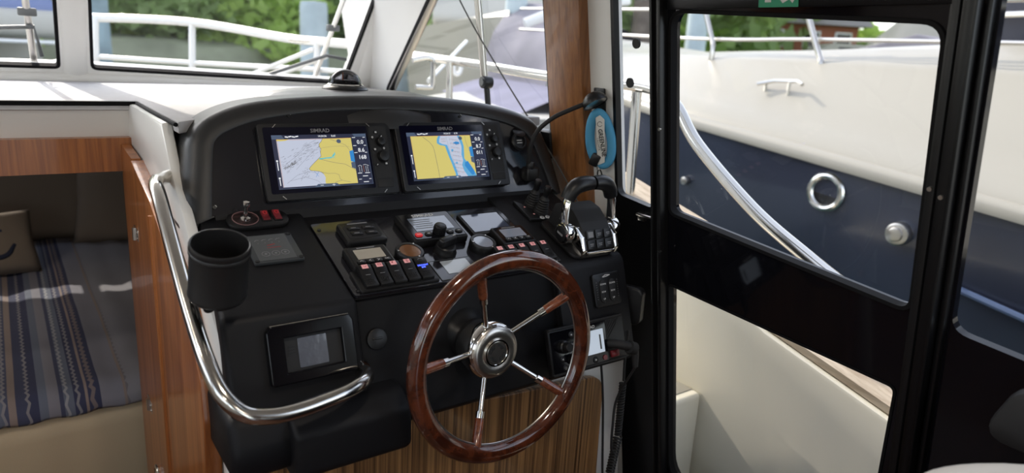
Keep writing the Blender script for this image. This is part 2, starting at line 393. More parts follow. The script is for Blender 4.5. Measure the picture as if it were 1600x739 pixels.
tube(bm, [(-1.1, 2.468, -.148), (.2, 2.468, -.148), (.7, 2.472, -.16), (1.1, 2.48, -.172)], .020, seg=16, smooth=4)
struct('trim_2', bm, WHITE, 'white moulded sill under the windshield', 'trim')
for nm, hole, lab in (('window_1', hole_c, 'centre windshield pane left of the white mullion'), ('window_2', hole_s, 'starboard windshield pane between mullion and corner pillar')):
    bm = nb(); plate(bm, hole, [inset(hole, -.009)], -.012, .006, M=FG, mi=0)
    flat(bm, inset(hole, -.004), -.008, 1, FG)
    struct(nm, bm, [GASK, GLASS], lab, 'window')

# dash behind the windshield: top surface, lip and the white fascia above the berth opening
bm = nb()
prism(bm, [(-1.15, 1.80), (.255, 1.80), (.256, 1.37), (.30, 1.42), (1.12, 1.42), (1.12, 2.52), (-1.15, 2.52)], -.175, -.153, b=.003, M=None)
struct('trim_3', bm, DASHW, 'pale textured dash top below the windshield', 'trim')
bm = nb(); box(bm, (-.45, 1.797, -.159), (1.41, .006, .010), .002); tube(bm, [(.252, 1.80, -.158), (.250, 1.6, -.158), (.252, 1.37, -.158)], .004, seg=8)
struct('trim_4', bm, GASK, 'dark edging along the dash top', 'trim')
bm = nb()   # fascia slopes away downwards
prism(bm, [(1.80, -.160), (1.83, -.236), (1.86, -.236), (1.86, -.160)], -1.15, .250, M=YZ)
prism(bm, [(1.86, -.160), (1.86, -.26), (1.46, -.31), (1.2, -.42), (1.08, -.56), (1.06, -1.45), (1.03, -1.45), (1.045, -.64), (1.045, -.46), (1.2, -.37), (1.28, -.30), (1.36, -.24), (1.42, -.16)], .236, .256, b=.006, M=YZ)
struct('wall_dash', bm, WHITE, 'white moulded fascia over the berth opening and beside the helm', 'wall')
# white liner under the console
bm = nb()
plate(bm, [(.236, -1.45), (1.24, -1.45), (1.20, -.60), (.236, -.60)], [], 0, .03, M=frame((0, 1.15, 0), (1, 0, 0), (0, 0, 1)))
struct('wall_helm', bm, WHITE, 'white liner wall under the helm console', 'wall')

# starboard wall, white part with forward window
sidehole = rpoly([(-2.335, -.165), (-1.37, -.215), (-1.37, .42), (-1.60, .42)], [.02, .02, .02, .02])
bm = nb()
plate(bm, [(-2.62, -1.45), (-1.152, -1.45), (-1.152, .46), (-2.62, .46)], [sidehole], -.03, .0, M=FW(0, 0))
struct('wall_starboard', bm, WHITE, 'white starboard side wall beside the windshield', 'wall')
bm = nb(); plate(bm, sidehole, [inset(sidehole, -.012)], -.02, .006, M=FW(0, 0)); flat(bm, inset(sidehole, -.005), -.012, 1, FW(0, 0))
# inner grey reveal of the raked front edge
tube(bm, [(-2.30, -.15, -.012), (-1.62, .40, -.012)], .018, seg=10, mi=2, M=FW(0, 0), flat=.5)
struct('window_3', bm, [GASK, GLASS, BRUSH], 'raked side window forward of the wooden pillar', 'window')
bm = nb(); box(bm, (-1.2915, .0, .012), (.127, .92, .03), .004, M=FW(0, 0))
struct('trim_5', bm, TEAK, 'wooden pillar cladding beside the side window', 'trim')
bm = nb(); box(bm, (-1.40, -.215, .02), (.10, .07, .03), .008, M=FW(0, 0)); 
tag(obj('window_latch', bm, BLKS), 'black latch box at the foot of the side window beside the wooden pillar', 'latch')

# ---- black glazed side: fixed light, posts, sliding door, aft light
TOPH, BOTH = .46, -1.40
h_fix = rpoly([(-1.143, -.305), (-1.028, -.318), (-1.028, .42), (-1.143, .42)], .02)
bm = nb(); plate(bm, [(-1.152, BOTH), (-1.01, BOTH), (-1.01, TOPH), (-1.152, TOPH)], [h_fix], -.012, .004, M=FW(0, 0))
flat(bm, inset(h_fix, .003), -.006, 1, FW(0, 0))
struct('window_4', bm, [FRAME, GLASS], 'narrow fixed window in black surround forward of the sliding door', 'window')
bm = nb()
for y, wd, dp in ((1.005, .034, .014), (.992, .010, .03), (1.018, .008, .024)):
    box(bm, (-y, -.47, dp/2), (wd, 1.86, dp), .003, M=FW(0, 0))
struct('trim_6', bm, RIB, 'black ribbed door jamb between fixed window and sliding door', 'trim')
# door leaf
h_up = rpoly([(-.979, -.315), (-.470, -.368), (-.474, .078), (-.979, .100)], [.02, .022, .035, .035])
h_lo = rpoly([(-.984, -1.02), (-.50, -1.02), (-.478, -.514), (-.984, -.484)], [.07, .07, .014, .012])
bm = nb(); plate(bm, [(-.988, BOTH), (-.452, BOTH), (-.452, .40), (-.988, .40)], [h_up, h_lo], -.02, .006, M=FW(0, 0), mi=0)
door = struct('door_1', bm, [GLOSS], 'black framed glazed sliding side door', 'door')
for nm, h_, z_ in (('upper_pane', h_up, -.012), ('lower_pane', h_lo, -.012)):
    bm = nb(); flat(bm, inset(h_, .004), z_, 0, FW(0, 0)); obj(nm, bm, GLASS, door)
bm = nb()
plate(bm, inset(h_up, .004), [inset(h_up, -.003)], -.008, .010, M=FW(0, 0)); plate(bm, inset(h_lo, .003), [inset(h_lo, -.002)], -.008, .008, M=FW(0, 0)); obj('gasket', bm, GASK, door)
bm = nb(); box(bm, (-.70, .118, .010), (.56, .03, .012), .002, M=FW(0, 0)); obj('top_rail', bm, FRAME, door)
bm = nb()
for (y, wd, dp) in ((.457, .012, .026), (.467, .005, .014)):
    box(bm, (-y, -.47, dp/2), (wd, 1.84, dp), .003, M=FW(0, 0))
obj('closing_stile', bm, RIB, door)
for y, h in ((.457, -.155), (.99, -.13), (.99, -.40)):
    bm = nb(); cyl(bm, (-y, h, .028), .0035, .004, M=FW(0, 0), seg=14); obj('screw', bm, BRUSH, door)
bm = nb(); box(bm, (-1.045, -.335, .012), (.055, .006, .012), .002, M=FW(0, 0)); box(bm, (-1.062, -.342, .008), (.02, .018, .01), .002, M=FW(0, 0)); obj('catch', bm, BRUSH, door)
# green escape sticker at the head of the door
bm = nb(); S_ = FW(0, 0); box(bm, (-.735, .122, .0175), (.075, .036, .001), 0, M=S_, mi=0)
flat(bm, [(-.760, .112), (-.748, .112), (-.748, .136), (-.760, .136)], .0184, 1, S_)
flat(bm, [(-.735, .120), (-.726, .110), (-.714, .116), (-.708, .110), (-.702, .118), (-.704, .136), (-.735, .136)], .0184, 1, S_)
tag(obj('escape_sticker', bm, [GREEN, INK]), 'green escape sticker with white pictogram on the door head', 'sticker')
# fixed posts and the aft light
bm = nb()
for (y, wd, dp) in ((.441, .016, .026), (.428, .006, .036), (.419, .009, .018)):
    box(bm, (-y, -.47, dp/2), (wd, 1.86, dp), .003, M=FW(0, 0))
struct('trim_7', bm, FRAME, 'black ribbed post aft of the sliding door', 'trim')
bm = nb(); cyl(bm, (-.441, -.165, .027), .0035, .003, M=FW(0, 0), seg=14); tag(obj('post_screw', bm, BRUSH), 'small steel screw on the black post aft of the door', 'screw')
h_aft = rpoly([(-.410, -.380), (.75, -.50), (.75, .42), (-.410, .42)], .03)
bm = nb(); plate(bm, [(-.45, BOTH), (1.10, BOTH), (1.10, TOPH), (-.45, TOPH)], [h_aft], -.012, .004, M=FW(0, 0))
flat(bm, inset(h_aft, .003), -.006, 1, FW(0, 0))
struct('window_5', bm, [GLOSS, GLASS], 'large window in black surround aft of the sliding door', 'window')
# two round black dots on the fixed window glass, and the small reflector
for y, h, r_ in ((1.083, .035, .0105), (1.104, -.048, .0105)):
    bm = nb(); cyl(bm, (-y, h, -.003), r_, .004, M=FW(0, 0)); tag(obj('glass_plug', bm, BLKM), ('upper' if h > 0 else 'lower')+' round black plug on the narrow fixed window', 'plug', 'round plugs on the fixed window')

# ---- berth cabin
BY = 1.80
bm = nb()
plate(bm, [(-1.15, -.236), (-1.15, -.312), (.216, -.312), (.216, -1.45), (.262, -1.45), (.262, -.236)], [], -.03, 0, M=frame((0, BY, 0), (1, 0, 0), (0, 0, 1)))
struct('wall_berth', bm, CHERRYX, 'cherry wood header and post round the berth opening', 'wall')
bm = nb()
box(bm, (.66, 2.9, -.92), (.04, 2.1, 1.28)); box(bm, (-.2, 3.96, -.92), (1.8, .04, 1.28)); box(bm, (-1.12, 2.9, -.92), (.04, 2.1, 1.28)); box(bm, (-.0, 2.535, -.225), (2.2, .02, .09))
box(bm, (.47, 1.86, -.83), (.42, .03, 1.3))
struct('wall_cabin', bm, mat('cabin_lining', (.20, .12, .07), .7), 'dark panelled walls of the berth cabin', 'wall')
# foredeck over the berth, with the hatch that lets the patch of sun onto the bed
hatch1 = [(-.42, 3.34), (.10, 3.34), (.10, 3.42), (-.42, 3.42)]
hatch2 = [(.155, 3.34), (.225, 3.34), (.225, 3.42), (.155, 3.42)]
ZD = -.245
def bedtodeck(x, y, zb=-.9): k = (ZD-zb)/(-SUN_DIR.z); return (x-SUN_DIR.x*k, y-SUN_DIR.y*k)
def slot(x0, x1, y0, y1):
    a = bedtodeck(x0, y0); b_ = bedtodeck(x1, y1); return [(a[0], a[1]), (b_[0], a[1]), (b_[0], b_[1]), (a[0], b_[1])]
bm = nb()
plate(bm, [(-1.4, 2.52), (1.4, 2.52), (1.30, 3.6), (.95, 4.6), (.3, 5.3), (-.3, 5.3), (-.95, 4.6), (-1.30, 3.6)], [slot(-.5, .175, 2.72, 2.86), slot(.225, .33, 2.68, 2.80)], ZD-.03, ZD)
struct('floor_foredeck', bm, NWHITE, 'white foredeck of the boat ahead of the windshield', 'deck')
bm = nb(); box(bm, (-.2, 1.95, -1.32), (.9, .28, .26), .004); box(bm, (-.25, 1.72, -1.40), (.95, .16, .1), .004); struct('trim_8', bm, DWOOD, 'dark wooden step at the foot of the berth', 'trim')

BZ = -.90
for x_ in (-.3,): fill_lamp('berth_fill', x_, 2.6, ZD-.05, BERTH_FILL_W, 'small unseen fill lamp added under the berth cabin ceiling')  # added lamp, put in only to brighten the berth
bed = thing('berth', 'double berth with a patterned duvet seen through the wooden opening', 'bed', T(-.2, 2.9, -1.2))
MI = T(.2, -2.9, 1.2)
bm = nb(); box(bm, (-.22, 2.86, -1.10), (1.72, 1.86, .28), .05, 4); obj('bed_base', bm, VINYL, bed, MI)
bm = nb()   # duvet as a softly quilted sheet
nx, ny = 60, 60; t = nb(); G = []
for i in range(nx+1):
    row = []
    for j in range(ny+1):
        x = -1.07+1.71*i/nx; y = 1.93+1.95*j/ny
        z = BZ+.012*noise(Vector((x*3, y*3, 0)))+.006*noise(Vector((x*11, y*9, 3)))+.004*math.sin(x*60)
        e = max(0, (1.99-y)/.06); z -= .055*e*e
        e2 = max(0, (x-.60)/.04); z -= .03*e2
        row.append(t.verts.new((x, y, z)))
    G.append(row)
for i in range(nx):
    for j in range(ny): t.faces.new((G[i][j], G[i+1][j], G[i+1][j+1], G[i][j+1]))
merge(bm, t)
d_ = obj('duvet', bm, DUVET, None, None, 60); tag(d_, 'blue and beige striped duvet spread over the berth', 'duvet')
so_ = d_.modifiers.new('thick', 'SOLIDIFY'); so_.thickness = .03; so_.offset = -1
def pillow(name, c, s, rx, rz, m, label, cat, group=None):
    t = nb(); n = 20; L = []
    top = [[None]*(n+1) for _ in range(n+1)]; bot = [[None]*(n+1) for _ in range(n+1)]
    for i in range(n+1):
        for j in range(n+1):
            u, v = 2*i/n-1, 2*j/n-1; hgt = ((1-u**4)*(1-v**4))**.45
            pin = 1-.07*(1-abs(u))*abs(v)**3; pin2 = 1-.07*(1-abs(v))*abs(u)**3
            x, y = u*s[0]/2*pin2, v*s[1]/2*pin; w_ = .004*noise(Vector((u*3, v*3, c[0]*9)))
            top[i][j] = t.verts.new((x, y, hgt*s[2]/2+w_))
            bot[i][j] = top[i][j] if (i in (0, n) or j in (0, n)) else t.verts.new((x, y, -hgt*s[2]/2))
    for i in range(n):
        for j in range(n):
            t.faces.new((top[i][j], top[i+1][j], top[i+1][j+1], top[i][j+1]))
            q = (bot[i][j], bot[i][j+1], bot[i+1][j+1], bot[i+1][j])
            if len(set(q)) == 4 and not t.faces.get(q): 
                try: t.faces.new(q)
                except ValueError: pass
    bm = nb(); merge(bm, t)
    o = obj(name, bm, m, None, T(*c) @ Matrix.Rotation(R(rz), 4, 'Z') @ Matrix.Rotation(R(rx), 4, 'X'), 70)
    return tag(o, label, cat, group)
pillow('pillow', (.10, 3.62, BZ+.22), (.52, .50, .16), 68, 2, TAN, 'large tan pillow standing against the head of the berth', 'pillow')
pillow('pillow', (-.40, 3.64, BZ+.22), (.50, .50, .16), 68, -3, TAN, 'tan pillow at the left end of the row on the berth', 'pillow')
pillow('pillow', (.41, 3.47, BZ+.15), (.40, .36, .14), 62, -16, TAN, 'smaller tan pillow tucked in the dark corner of the berth', 'pillow')
cu_ = pillow('anchor_cushion', (-.075, 3.10, BZ+.11), (.27, .25, .10), 60, 8, TAN, 'small tan cushion with a dark anchor, lying at the left of the berth', 'cushion')
bm = nb(); AM = T(0, 0, .048)
tube(bm, [(0, .06, 0), (0, -.06, 0)], .008, seg=8); tube(bm, [(-.06, -.02, -.006), (-.035, -.055, 0), (0, -.065, .0), (.035, -.055, 0), (.06, -.02, -.006)], .009, smooth=5, seg=8)
tube(bm, [(-.03, .035, 0), (.03, .035, 0)], .006, seg=8); tube(bm, [(.012*math.cos(a*.7), .072+.012*math.sin(a*.7), 0) for a in range(9)], .004, seg=6, closed=True)
obj('anchor_motif', bm, NAVYCL, cu_, AM)

# ---- cherry panelling beside the helm (faces port)
bm = nb()
plate(bm, [(1.66, -.262), (1.795, -.25), (1.795, -1.45), (1.66, -1.45)], [], .214, .232, M=YZ)
struct('wall_side', bm, CHERRY, 'cherry wood stile with hinges beside the berth opening', 'wall')
pan = thing('locker_door', 'cherry wood locker door between berth post and helm console', 'door', T(.22, 1.4, -.9))
PI_ = T(-.22, -1.4, .9)
pout = rpoly([(1.652, -.268), (1.652, -1.44), (1.13, -1.44), (1.085, -.60), (1.10, -.52), (1.21, -.415), (1.45, -.315)], [0, 0, 0, .05, .05, .1, .1])
bm = nb(); plate(bm, pout, [], .214, .236, M=YZ, bv=.002); obj('door_board', bm, CHERRY, pan, PI_)
bm = nb(); tube(bm, [(.213, 1.45, -.34), (.213, 1.42, -1.44)], .006, seg=8); obj('edge_bead', bm, CHERRY, pan, PI_)
for z in (-.425, -.835):
    bm = nb(); cyl(bm, (.210, 1.657, z), .006, .028, seg=12); box(bm, (.2125, 1.672, z), (.003, .022, .026), .001); box(bm, (.2125, 1.640, z), (.003, .022, .026), .001)
    for dy in (.016, -.018): cyl(bm, (.2105, 1.656+dy, z+.006), .003, .003, axis='X', seg=10); cyl(bm, (.2105, 1.656+dy, z-.007), .003, .003, axis='X', seg=10)
    obj('hinge', bm, BRUSH, pan, PI_)
bm = nb(); cyl(bm, (.209, 1.60, -.985), .022, .008, axis='X', b=.002); tube(bm, [(.207, 1.60+.015*math.cos(a*.63), -.985+.015*math.sin(a*.63)) for a in range(10)], .003, seg=8, closed=True); obj('latch_ring', bm, CHROME, pan, PI_)

# wooden board under the helm
bm = nb(); plate(bm, rpoly([(.285, -1.45), (1.128, -1.45), (1.108, -.735), (.285, -.675)], [0, 0, .05, .03]), [], 0, .012, M=frame((0, 1.108, 0), (1, 0, 0), (0, 0, 1)), bv=.002)
struct('wall_board', bm, ZEBRA, 'striped wooden access board under the helm console', 'panel')

# ================================================================== HELM CONSOLE
con = thing('helm_console', 'black moulded helm console with arched instrument hood', 'console', T(.64, 1.2, -.63))
CI = T(-.64, -1.2, .63)
c_, s_ = math.cos(tF), math.sin(tF)
def side(front, drop, zb, yb=1.36):
    P = [(yb, -.3318+(yb-1.2329)*.3624-drop), (1.030, -.4054-drop)]
    P += [(1.02-front, -.41-drop)]
    P += [(1.02-front+c_*(zb+.41)/s_, zb), (1.02-front+c_*(zb+.41)/s_+.02, zb-.018), (1.14, zb-.018), (yb, zb-.018)]
    return P
bm = nb()
prism(bm, rpoly(side(.0, 0, -.60), [0, .012, .018, .02, .01, 0, 0]), .231, .447, b=.014, seg=3, M=YZ, ang=50)
prism(bm, side(-.018, .007, -.622), .40, .93, b=.006, M=YZ, ang=20)
prism(bm, rpoly(side(.0, 0, -.612), [0, .02, .03, .03, .01, 0, 0]), .870, 1.056, b=.020, seg=4, M=YZ, ang=50)
# lower left lip and knee box
prism(bm, [(1.16, -.535), (.972, -.545), (.948, -.60), (.955, -.645), (1.16, -.645)], .222, .335, b=.016, seg=3, M=YZ, ang=20)
prism(bm, [(1.14, -.545), (.962, -.552), (.928, -.575), (.926, -.645), (.945, -.660), (1.14, -.66)], .308, .506, b=.010, seg=3, M=YZ, ang=20)
for v_ in bm.verts:
    if v_.co.x < .30 and v_.co.y > 1.03 and v_.co.z > -.53: v_.co.x += (v_.co.y-1.03)*.13*(.30-v_.co.x)/.07
obj('console_moulding', bm, BLK, con, CI, 40)

# hood: rim loops in the screen plane, then rounding back and running forward
inner = [(0.283, -.165), (0.285, -.155), (0.301, -.05), (0.311, -.023), (0.334, -.007), (0.381, .010), (0.438, .021), (0.522, .030), (0.629, .033), (0.784, .029), (0.864, .021), (0.94, .006), (0.992, -.013), (1.020, -.039), (1.04, -.101), (1.05, -.142), (1.054, -.165)]
rim = [(0.262, -.175), (0.263, -.162), (0.281, -.06), (0.290, -.022), (0.314, .004), (0.362, .025), (0.424, .037), (0.515, .0445), (0.629, .048), (0.771, .046), (0.878, .038), (0.962, .023), (1.015, .005), (1.043, -.018), (1.063, -.086), (1.071, -.144), (1.074, -.175)]
def smooth_arch(P, n=5): return [(p.x, p.y) for p in catmull([(a, b_, 0) for a, b_ in P], n)]
inner, rim = smooth_arch(inner), smooth_arch(rim)
def off(P, d):
    out = []
    for i in range(len(P)):
        a = Vector(P[max(0, i-1)]); b_ = Vector(P[min(len(P)-1, i+1)]); t_ = (b_-a).normalized(); out.append((P[i][0]-t_.y*d, P[i][1]+t_.x*d))
    return out
S0 = FS(0, 0)
def L3(P, n, dy=0, dz=0): return [S0 @ Vector((a, b_, n))+Vector((0, dy, dz)) for a, b_ in P]
bm = nb()
o4 = off(rim, .026)
loft(bm, [L3(inner, -.004), L3(inner, .0015), L3(off(inner, .004), .003), L3(rim, 0), L3(off(rim, .010), -.004), L3(off(rim, .019), -.013), L3(off(rim, .024), -.026), L3(o4, -.040), L3(o4, -.040, .05, .003), L3(off(rim, .020), -.040, .085, .0), L3(off(rim, .006), -.040, .11, -.01), L3(off(rim, -.03), -.04, .12, -.03)], closed=False)
# tongue that carries the compass
prof = [(1.0, -.06), (.96, -.035), (.86, -.018), (.74, -.006), (.6, 0), (.3, .001), (0, .001)]
lathe(bm, [(r_, z_) for r_, z_ in prof], 48, M=T(.665, 1.545, -.106) @ Matrix.Diagonal((.25, .22, 1, 1)), cap=False)
obj('instrument_hood', bm, BLKH, con, CI, 50)
bm = nb(); flat(bm, [(a, b_) for a, b_ in off(inner, .002)], -.003, 0, S0); 
obj('face_panel', bm, PLATE, con, CI)
# strip between face panel and shelf
bm = nb(); prism(bm, [(.290, -.162), (1.052, -.162), (1.052, -.21), (.290, -.21)], -.02, -.001, M=S0); obj('lower_fascia', bm, BLK, con, CI)
for u, v in ((.449, .0215), (.835, .0185), (.291, -.147)):
    bm = nb(); cyl(bm, (0, 0, 0), .0032, .002, seg=12); tube(bm, [(.0035*math.cos(a*.45), .0035*math.sin(a*.45), .001) for a in range(4)], .0006, seg=5, mi=1); obj('panel_screw', bm, [BLKS, INK], con, CI @ FS(u, v, -.001))
bm = nb(); plate(bm, rpoly([(.447, .004), (.868, .004), (.868, -.215), (.447, -.215)], .006), [], -.006, .0, M=FP(0, 0), bv=.0006); obj('instrument_plate', bm, PLATE, con, CI)
for u, v in ((.456, -.018), (.456, -.206), (.606, -.209)):
    bm = nb(); cyl(bm, (0, 0, .001), .0035, .002, seg=14); cyl(bm, (0, 0, .0021), .0018, .0006, seg=6, mi=1); obj('plate_screw', bm, [BLKS, GREYD], con, CI @ FP(u, v))
bm = nb(); cyl(bm, (0, 0, .003), .0185, .008, b=.002); text(bm, 'BRIDGE', .006, T(0, .0, .0072) @ Matrix.Rotation(R(8), 4, 'Z'), 1)
bm.free(); bm = nb(); cyl(bm, (0, 0, .003), .0185, .008, b=.002); box(bm, (0, .001, .0075), (.018, .004, .002), .0008)
obj('round_cap', bm, BLKS, con, CI @ FF(.478, -.070, -.018))

# ---- compass
cp = thing('compass', 'dome compass with orange card mounted on top of the instrument hood', 'compass', T(.668, 1.60, -.1045))
bm = nb(); lathe(bm, [(.053, -.004), (.0535, .001), (.050, .006), (.043, .009), (.040, .010)], 48); obj('base_ring', bm, BLKS, cp)
bm = nb(); lathe(bm, [(.0425, .0088), (.043, .0105), (.0405, .0125), (.039, .0115)], 48, cap=False); obj('chrome_ring', bm, CHROME, cp)
bm = nb(); lathe(bm, [(.0385, .010)]+[(.0385*math.cos(R(a)), .010+.036*math.sin(R(a))) for a in range(10, 91, 10)], 40, cap=False); obj('dome', bm, glassmat('smoked_dome', (.42, .42, .45)), cp)
bm = nb(); lathe(bm, [(.030, .011), (.031, .016), (.026, .019), (.0, .020)], 36); lathe(bm, [(.0275, .0185), (.0272, .0215), (.0, .0215)], 36, mi=1)
for k in range(8): box(bm, (0, .022, .0218), (.0014, .006, .0006), mi=2, M=Matrix.Rotation(R(45*k+20), 4, 'Z'))
text(bm, 'N', .012, Matrix.Rotation(R(-35), 4, 'Z') @ T(0, .003, .022), 2)
obj('compass_card', bm, [BLKM, BLKS, INK], cp)
bm = nb(); box(bm, (-.012, -.016, .028), (.002, .002, .022), M=None); obj('lubber_line', bm, mat('orange_mark', (.75, .18, .04), .5), cp)

# ================================================================== CHARTPLOTTERS
W_, H_ = .266, .1455
def plotter(u0, chart, label, nums):
    t = thing('chartplotter', label, 'display', FS(u0, 0, .002), 'chartplotters side by side in the hood')
    bm = nb(); plate(bm, rrect(0, -H_, W_, 0, .004), [], 0, .008, bv=.0015)
    box(bm, (.022+.0, -.004, .0105), (.0, .0, .0))
    obj('housing', bm, BLKS, t)
    bm = nb(); plate(bm, rrect(.008, -H_+.012, .216, -.006, .003), [], .009, .0102); obj('glass_front', bm, SCRBLK, t)
    bm = nb(); plate(bm, rrect(.220, -H_+.030, .258, -.006, .003), [], .009, .0100); box(bm, (.239, -H_+.020, .0095), (.034, .016, .002), .0005); obj('key_panel', bm, BLKM, t)
    # metal corner ticks
    for x, y, a in ((.030, -.0035, 45), (.219, -.0035, -45), (.030, -H_+.004, -45), (.236, -H_+.004, 45)):
        bm = nb(); box(bm, (0, 0, .0112), (.009, .0013, .0008), M=T(x, y) @ Matrix.Rotation(R(a), 4, 'Z')); obj('corner_tick', bm, BRUSH, t)
    bm = nb(); text(bm, 'SIMRAD', .0105, T(.118, -.0140, .0104), 0, bold=.02, sx=1.05); obj('maker_lettering', bm, DINK, t)
    # the screen; local picture coordinates 0..1
    X0, Y0, SW, SH = .022, -.125, .189, .1035
    bm = nb(); Z = .0104
    def q(x, y): return (X0+x*SW, Y0+y*SH)
    def P(pts, mi, z=0): flat(bm, [q(*p) for p in pts], Z+z, mi)
    def Lr(pts, mi, wd=.0006, z=.0006): stroke(bm, [q(*p) for p in pts], wd, Z+z, mi)
    P([(0, 0), (1, 0), (1, 1), (0, 1)], 3)
    chart(P, Lr)
    P([(0, 0), (.045, 0), (.045, .92), (0, .92)], 3, .0002); P([(0, .92), (.13, .92), (.10, 1), (0, 1)], 4, .0003); P([(.87, .94), (1, .94), (1, 1), (.85, 1)], 4, .0003)
    P([(.83, 0), (1, 0), (1, .94), (.83, .94)], 3, .0002)
    P([(.79, .46), (.835, .44), (.835, .68), (.79, .66)], 7, .0004); P([(.79, .44), (.79, .34), (.835, .30), (.835, .45)], 4, .0004)
    P([(.36, 0), (.64, 0), (.60, .055), (.40, .055)], 4, .0004); Lr([(.425, .028), (.455, .028)], 5, .0008); Lr([(.55, .028), (.58, .028)], 5, .0008); Lr([(.565, .010), (.565, .046)], 5, .0008)
    P([(.69+.025*math.cos(k*.52), .86+.04*math.sin(k*.52)) for k in range(12)], 4, .0004)
    for k in range(4): Lr([(.14+.035*k, .965), (.16+.035*k, .972 if k % 2 else .958)], 5, .0022)
    def tx(s, x, y, sz, mi=5): text(bm, s, sz, T(*q(x, y), Z+.0008), mi, bold=.012)
    tx(nums[3], .52, .965, .0052); tx(nums[4], .64, .965, .0052)
    for k, (s_, y) in enumerate(((nums[0], .83), (nums[1], .67), (nums[2], .53))):
        tx(s_, .925, y, .0115)
        Lr([(.845, y+.095), (.875, y+.095)], 5, .0012); Lr([(.965, y+.095), (.985, y+.095)], 5, .0012)
    for x_ in (.87, .895, .92, .945, .965): Lr([(x_, .24), (x_, .36-.03*abs(x_-.92)*10)], 8 if x_ == .92 else 5, .0005)
    Lr([(.86, .36), (.88, .375), (.9, .36)], 5); Lr([(.92, .38), (.945, .385), (.98, .36)], 5); Lr([(.85, .22), (.89, .22)], 5, .0012); Lr([(.93, .22), (.98, .22)], 5, .0012)
    Lr([(.90, .16), (.95, .16)], 5, .0014); Lr([(.90, .045), (.95, .045)], 5, .0014); Lr([(.85, .10), (.875, .10)], 5, .001); Lr([(.965, .10), (.985, .10)], 5, .001)
    for y_, l_ in ((.42, .14), (.12, .10)):
        Lr([(.022, y_-l_/2), (.022, y_+l_/2)], 5, .0016); P([(.013, y_+l_/2+.015), (.031, y_+l_/2+.015), (.031, y_+l_/2+.045), (.013, y_+l_/2+.045)], 5, .0004)
    Lr([(0, 0), (1, 0), (1, 1)], 4, .0008)
    obj('screen', bm, [SCR_W, SCR_Y, SCR_W2, SCR_N, SCR_G, SCR_I, SCR_L, SCR_B, SCR_O, SCR_C], t, smooth=False)
    for r_, x, y in ((.0088, .240, -.040), (.0112, .241, -.071)):
        bm = nb(); cyl(bm, (x, y, .016), r_, .012, r2=r_*.93, b=.0012, seg=28)
        k = obj('rotary_knob', bm, BLKS, t)
        bm = nb(); 
        tube(bm, [(x+(r_+.0015)*math.cos(a*.314), y+(r_+.0015)*math.sin(a*.314), .0106) for a in range(20)], .0007, seg=6, closed=True); obj('knob_ring', bm, RIB, k)
    for n_, (x, y) in enumerate(((.234, -.019), (.225, -.0295), (.245, -.0275), (.227, -.0545), (.247, -.053), (.227, -.0865), (.247, -.085))):
        bm = nb(); cyl(bm, (x, y, .0105), .0045, .0012, seg=18); 
        if n_ % 3 == 0: box(bm, (x, y, .0112), (.0040, .0036, .0004), .0, mi=1)
        elif n_ % 3 == 1: cyl(bm, (x, y, .0112), .0022, .0004, seg=12, mi=1); box(bm, (x, y, .0114), (.003, .0007, .0002), mi=0)
        else: flat(bm, [(x-.002, y-.002), (x+.002, y), (x+.001, y+.0008), (x+.0005, y+.002), (x-.0005, y)], .0113, 1)
        obj('key', bm, [BLKS, INK], t)
    return t
def chart_a(P, L):
    P([(.045, .03), (.83, .03), (.83, .92), (.045, .92)], 0, .0001)
    land = [(.52, .92), (.50, .86), (.475, .82), (.47, .77), (.485, .72), (.475, .66), (.475, .58), (.44, .53), (.40, .47), (.355, .40), (.33, .35), (.345, .315), (.41, .30), (.45, .28), (.475, .24), (.49, .17), (.48, .10), (.485, .03), (.83, .03), (.83, .92)]
    P(land, 1, .0002); P([(.045, .92), (.17, .92), (.14, .895), (.09, .885), (.045, .89)], 1, .0002)
    L(land[:15], 6, .0007); L([(.475, .62), (.47, .72), (.50, .74), (.60, .76), (.70, .765), (.80, .745)], 6, .0003)
    L([(.455, .53), (.55, .475), (.64, .435), (.72, .41), (.80, .32), (.83, .28)], 6, .0006)
    L([(.44, .285), (.52, .245), (.60, .24), (.635, .21), (.64, .13), (.66, .10), (.70, .08), (.75, .06)], 6, .0005); L([(.66, .10), (.60, .08), (.56, .03)], 6, .0005)
    L([(.60, .90), (.66, .86), (.76, .78), (.78, .72), (.80, .66)], 6, .0005)
    for k in range(5): L([(.455, .53+.005*(k-2)), (.50+.02*k, .53+.012*(k % 3)), (.54+.02*k, .545), (.60, .565+.006*k), (.63, .60+.012*k)], 9, .0006)
    rs = random.Random(3)
    for k in range(120):
        a = rs.random(); x = .06+.40*a; y = .40+.42*a+rs.gauss(0, .09)
        if y > .9 or (y < .52 and x > .36): continue
        d = .01+.03*rs.random(); L([(x, y), (x+d, y+d*.8)], 6, .00035)
    for k in range(60):
        x = .07+.13*rs.random(); y = .36+(x-.07)*.9+rs.gauss(0, .018); L([(x, y), (x+.012, y+.015)], 6, .0006)
    for k in range(30):
        x = .22+.11*rs.random(); y = .10+.19*rs.random()+(x-.22); L([(x, y), (x+.006, y+.02)], 6, .0004)
    L([(.09, .10), (.20, .24), (.32, .30), (.42, .26)], 6, .00035); L([(.12, .14), (.28, .20), (.40, .12), (.44, .05)], 6, .00035)
    L([(.10, .45), (.24, .62), (.38, .84), (.45, .90)], 6, .00035); L([(.20, .35), (.32, .55), (.42, .70)], 6, .00035); L([(.38, .30), (.42, .20)], 7, .0005); L([(.43, .30), (.39, .19)], 7, .0005)
    L([(.05, .03), (.05, .92), (.20, .905), (.83, .92)], 8, .0005)
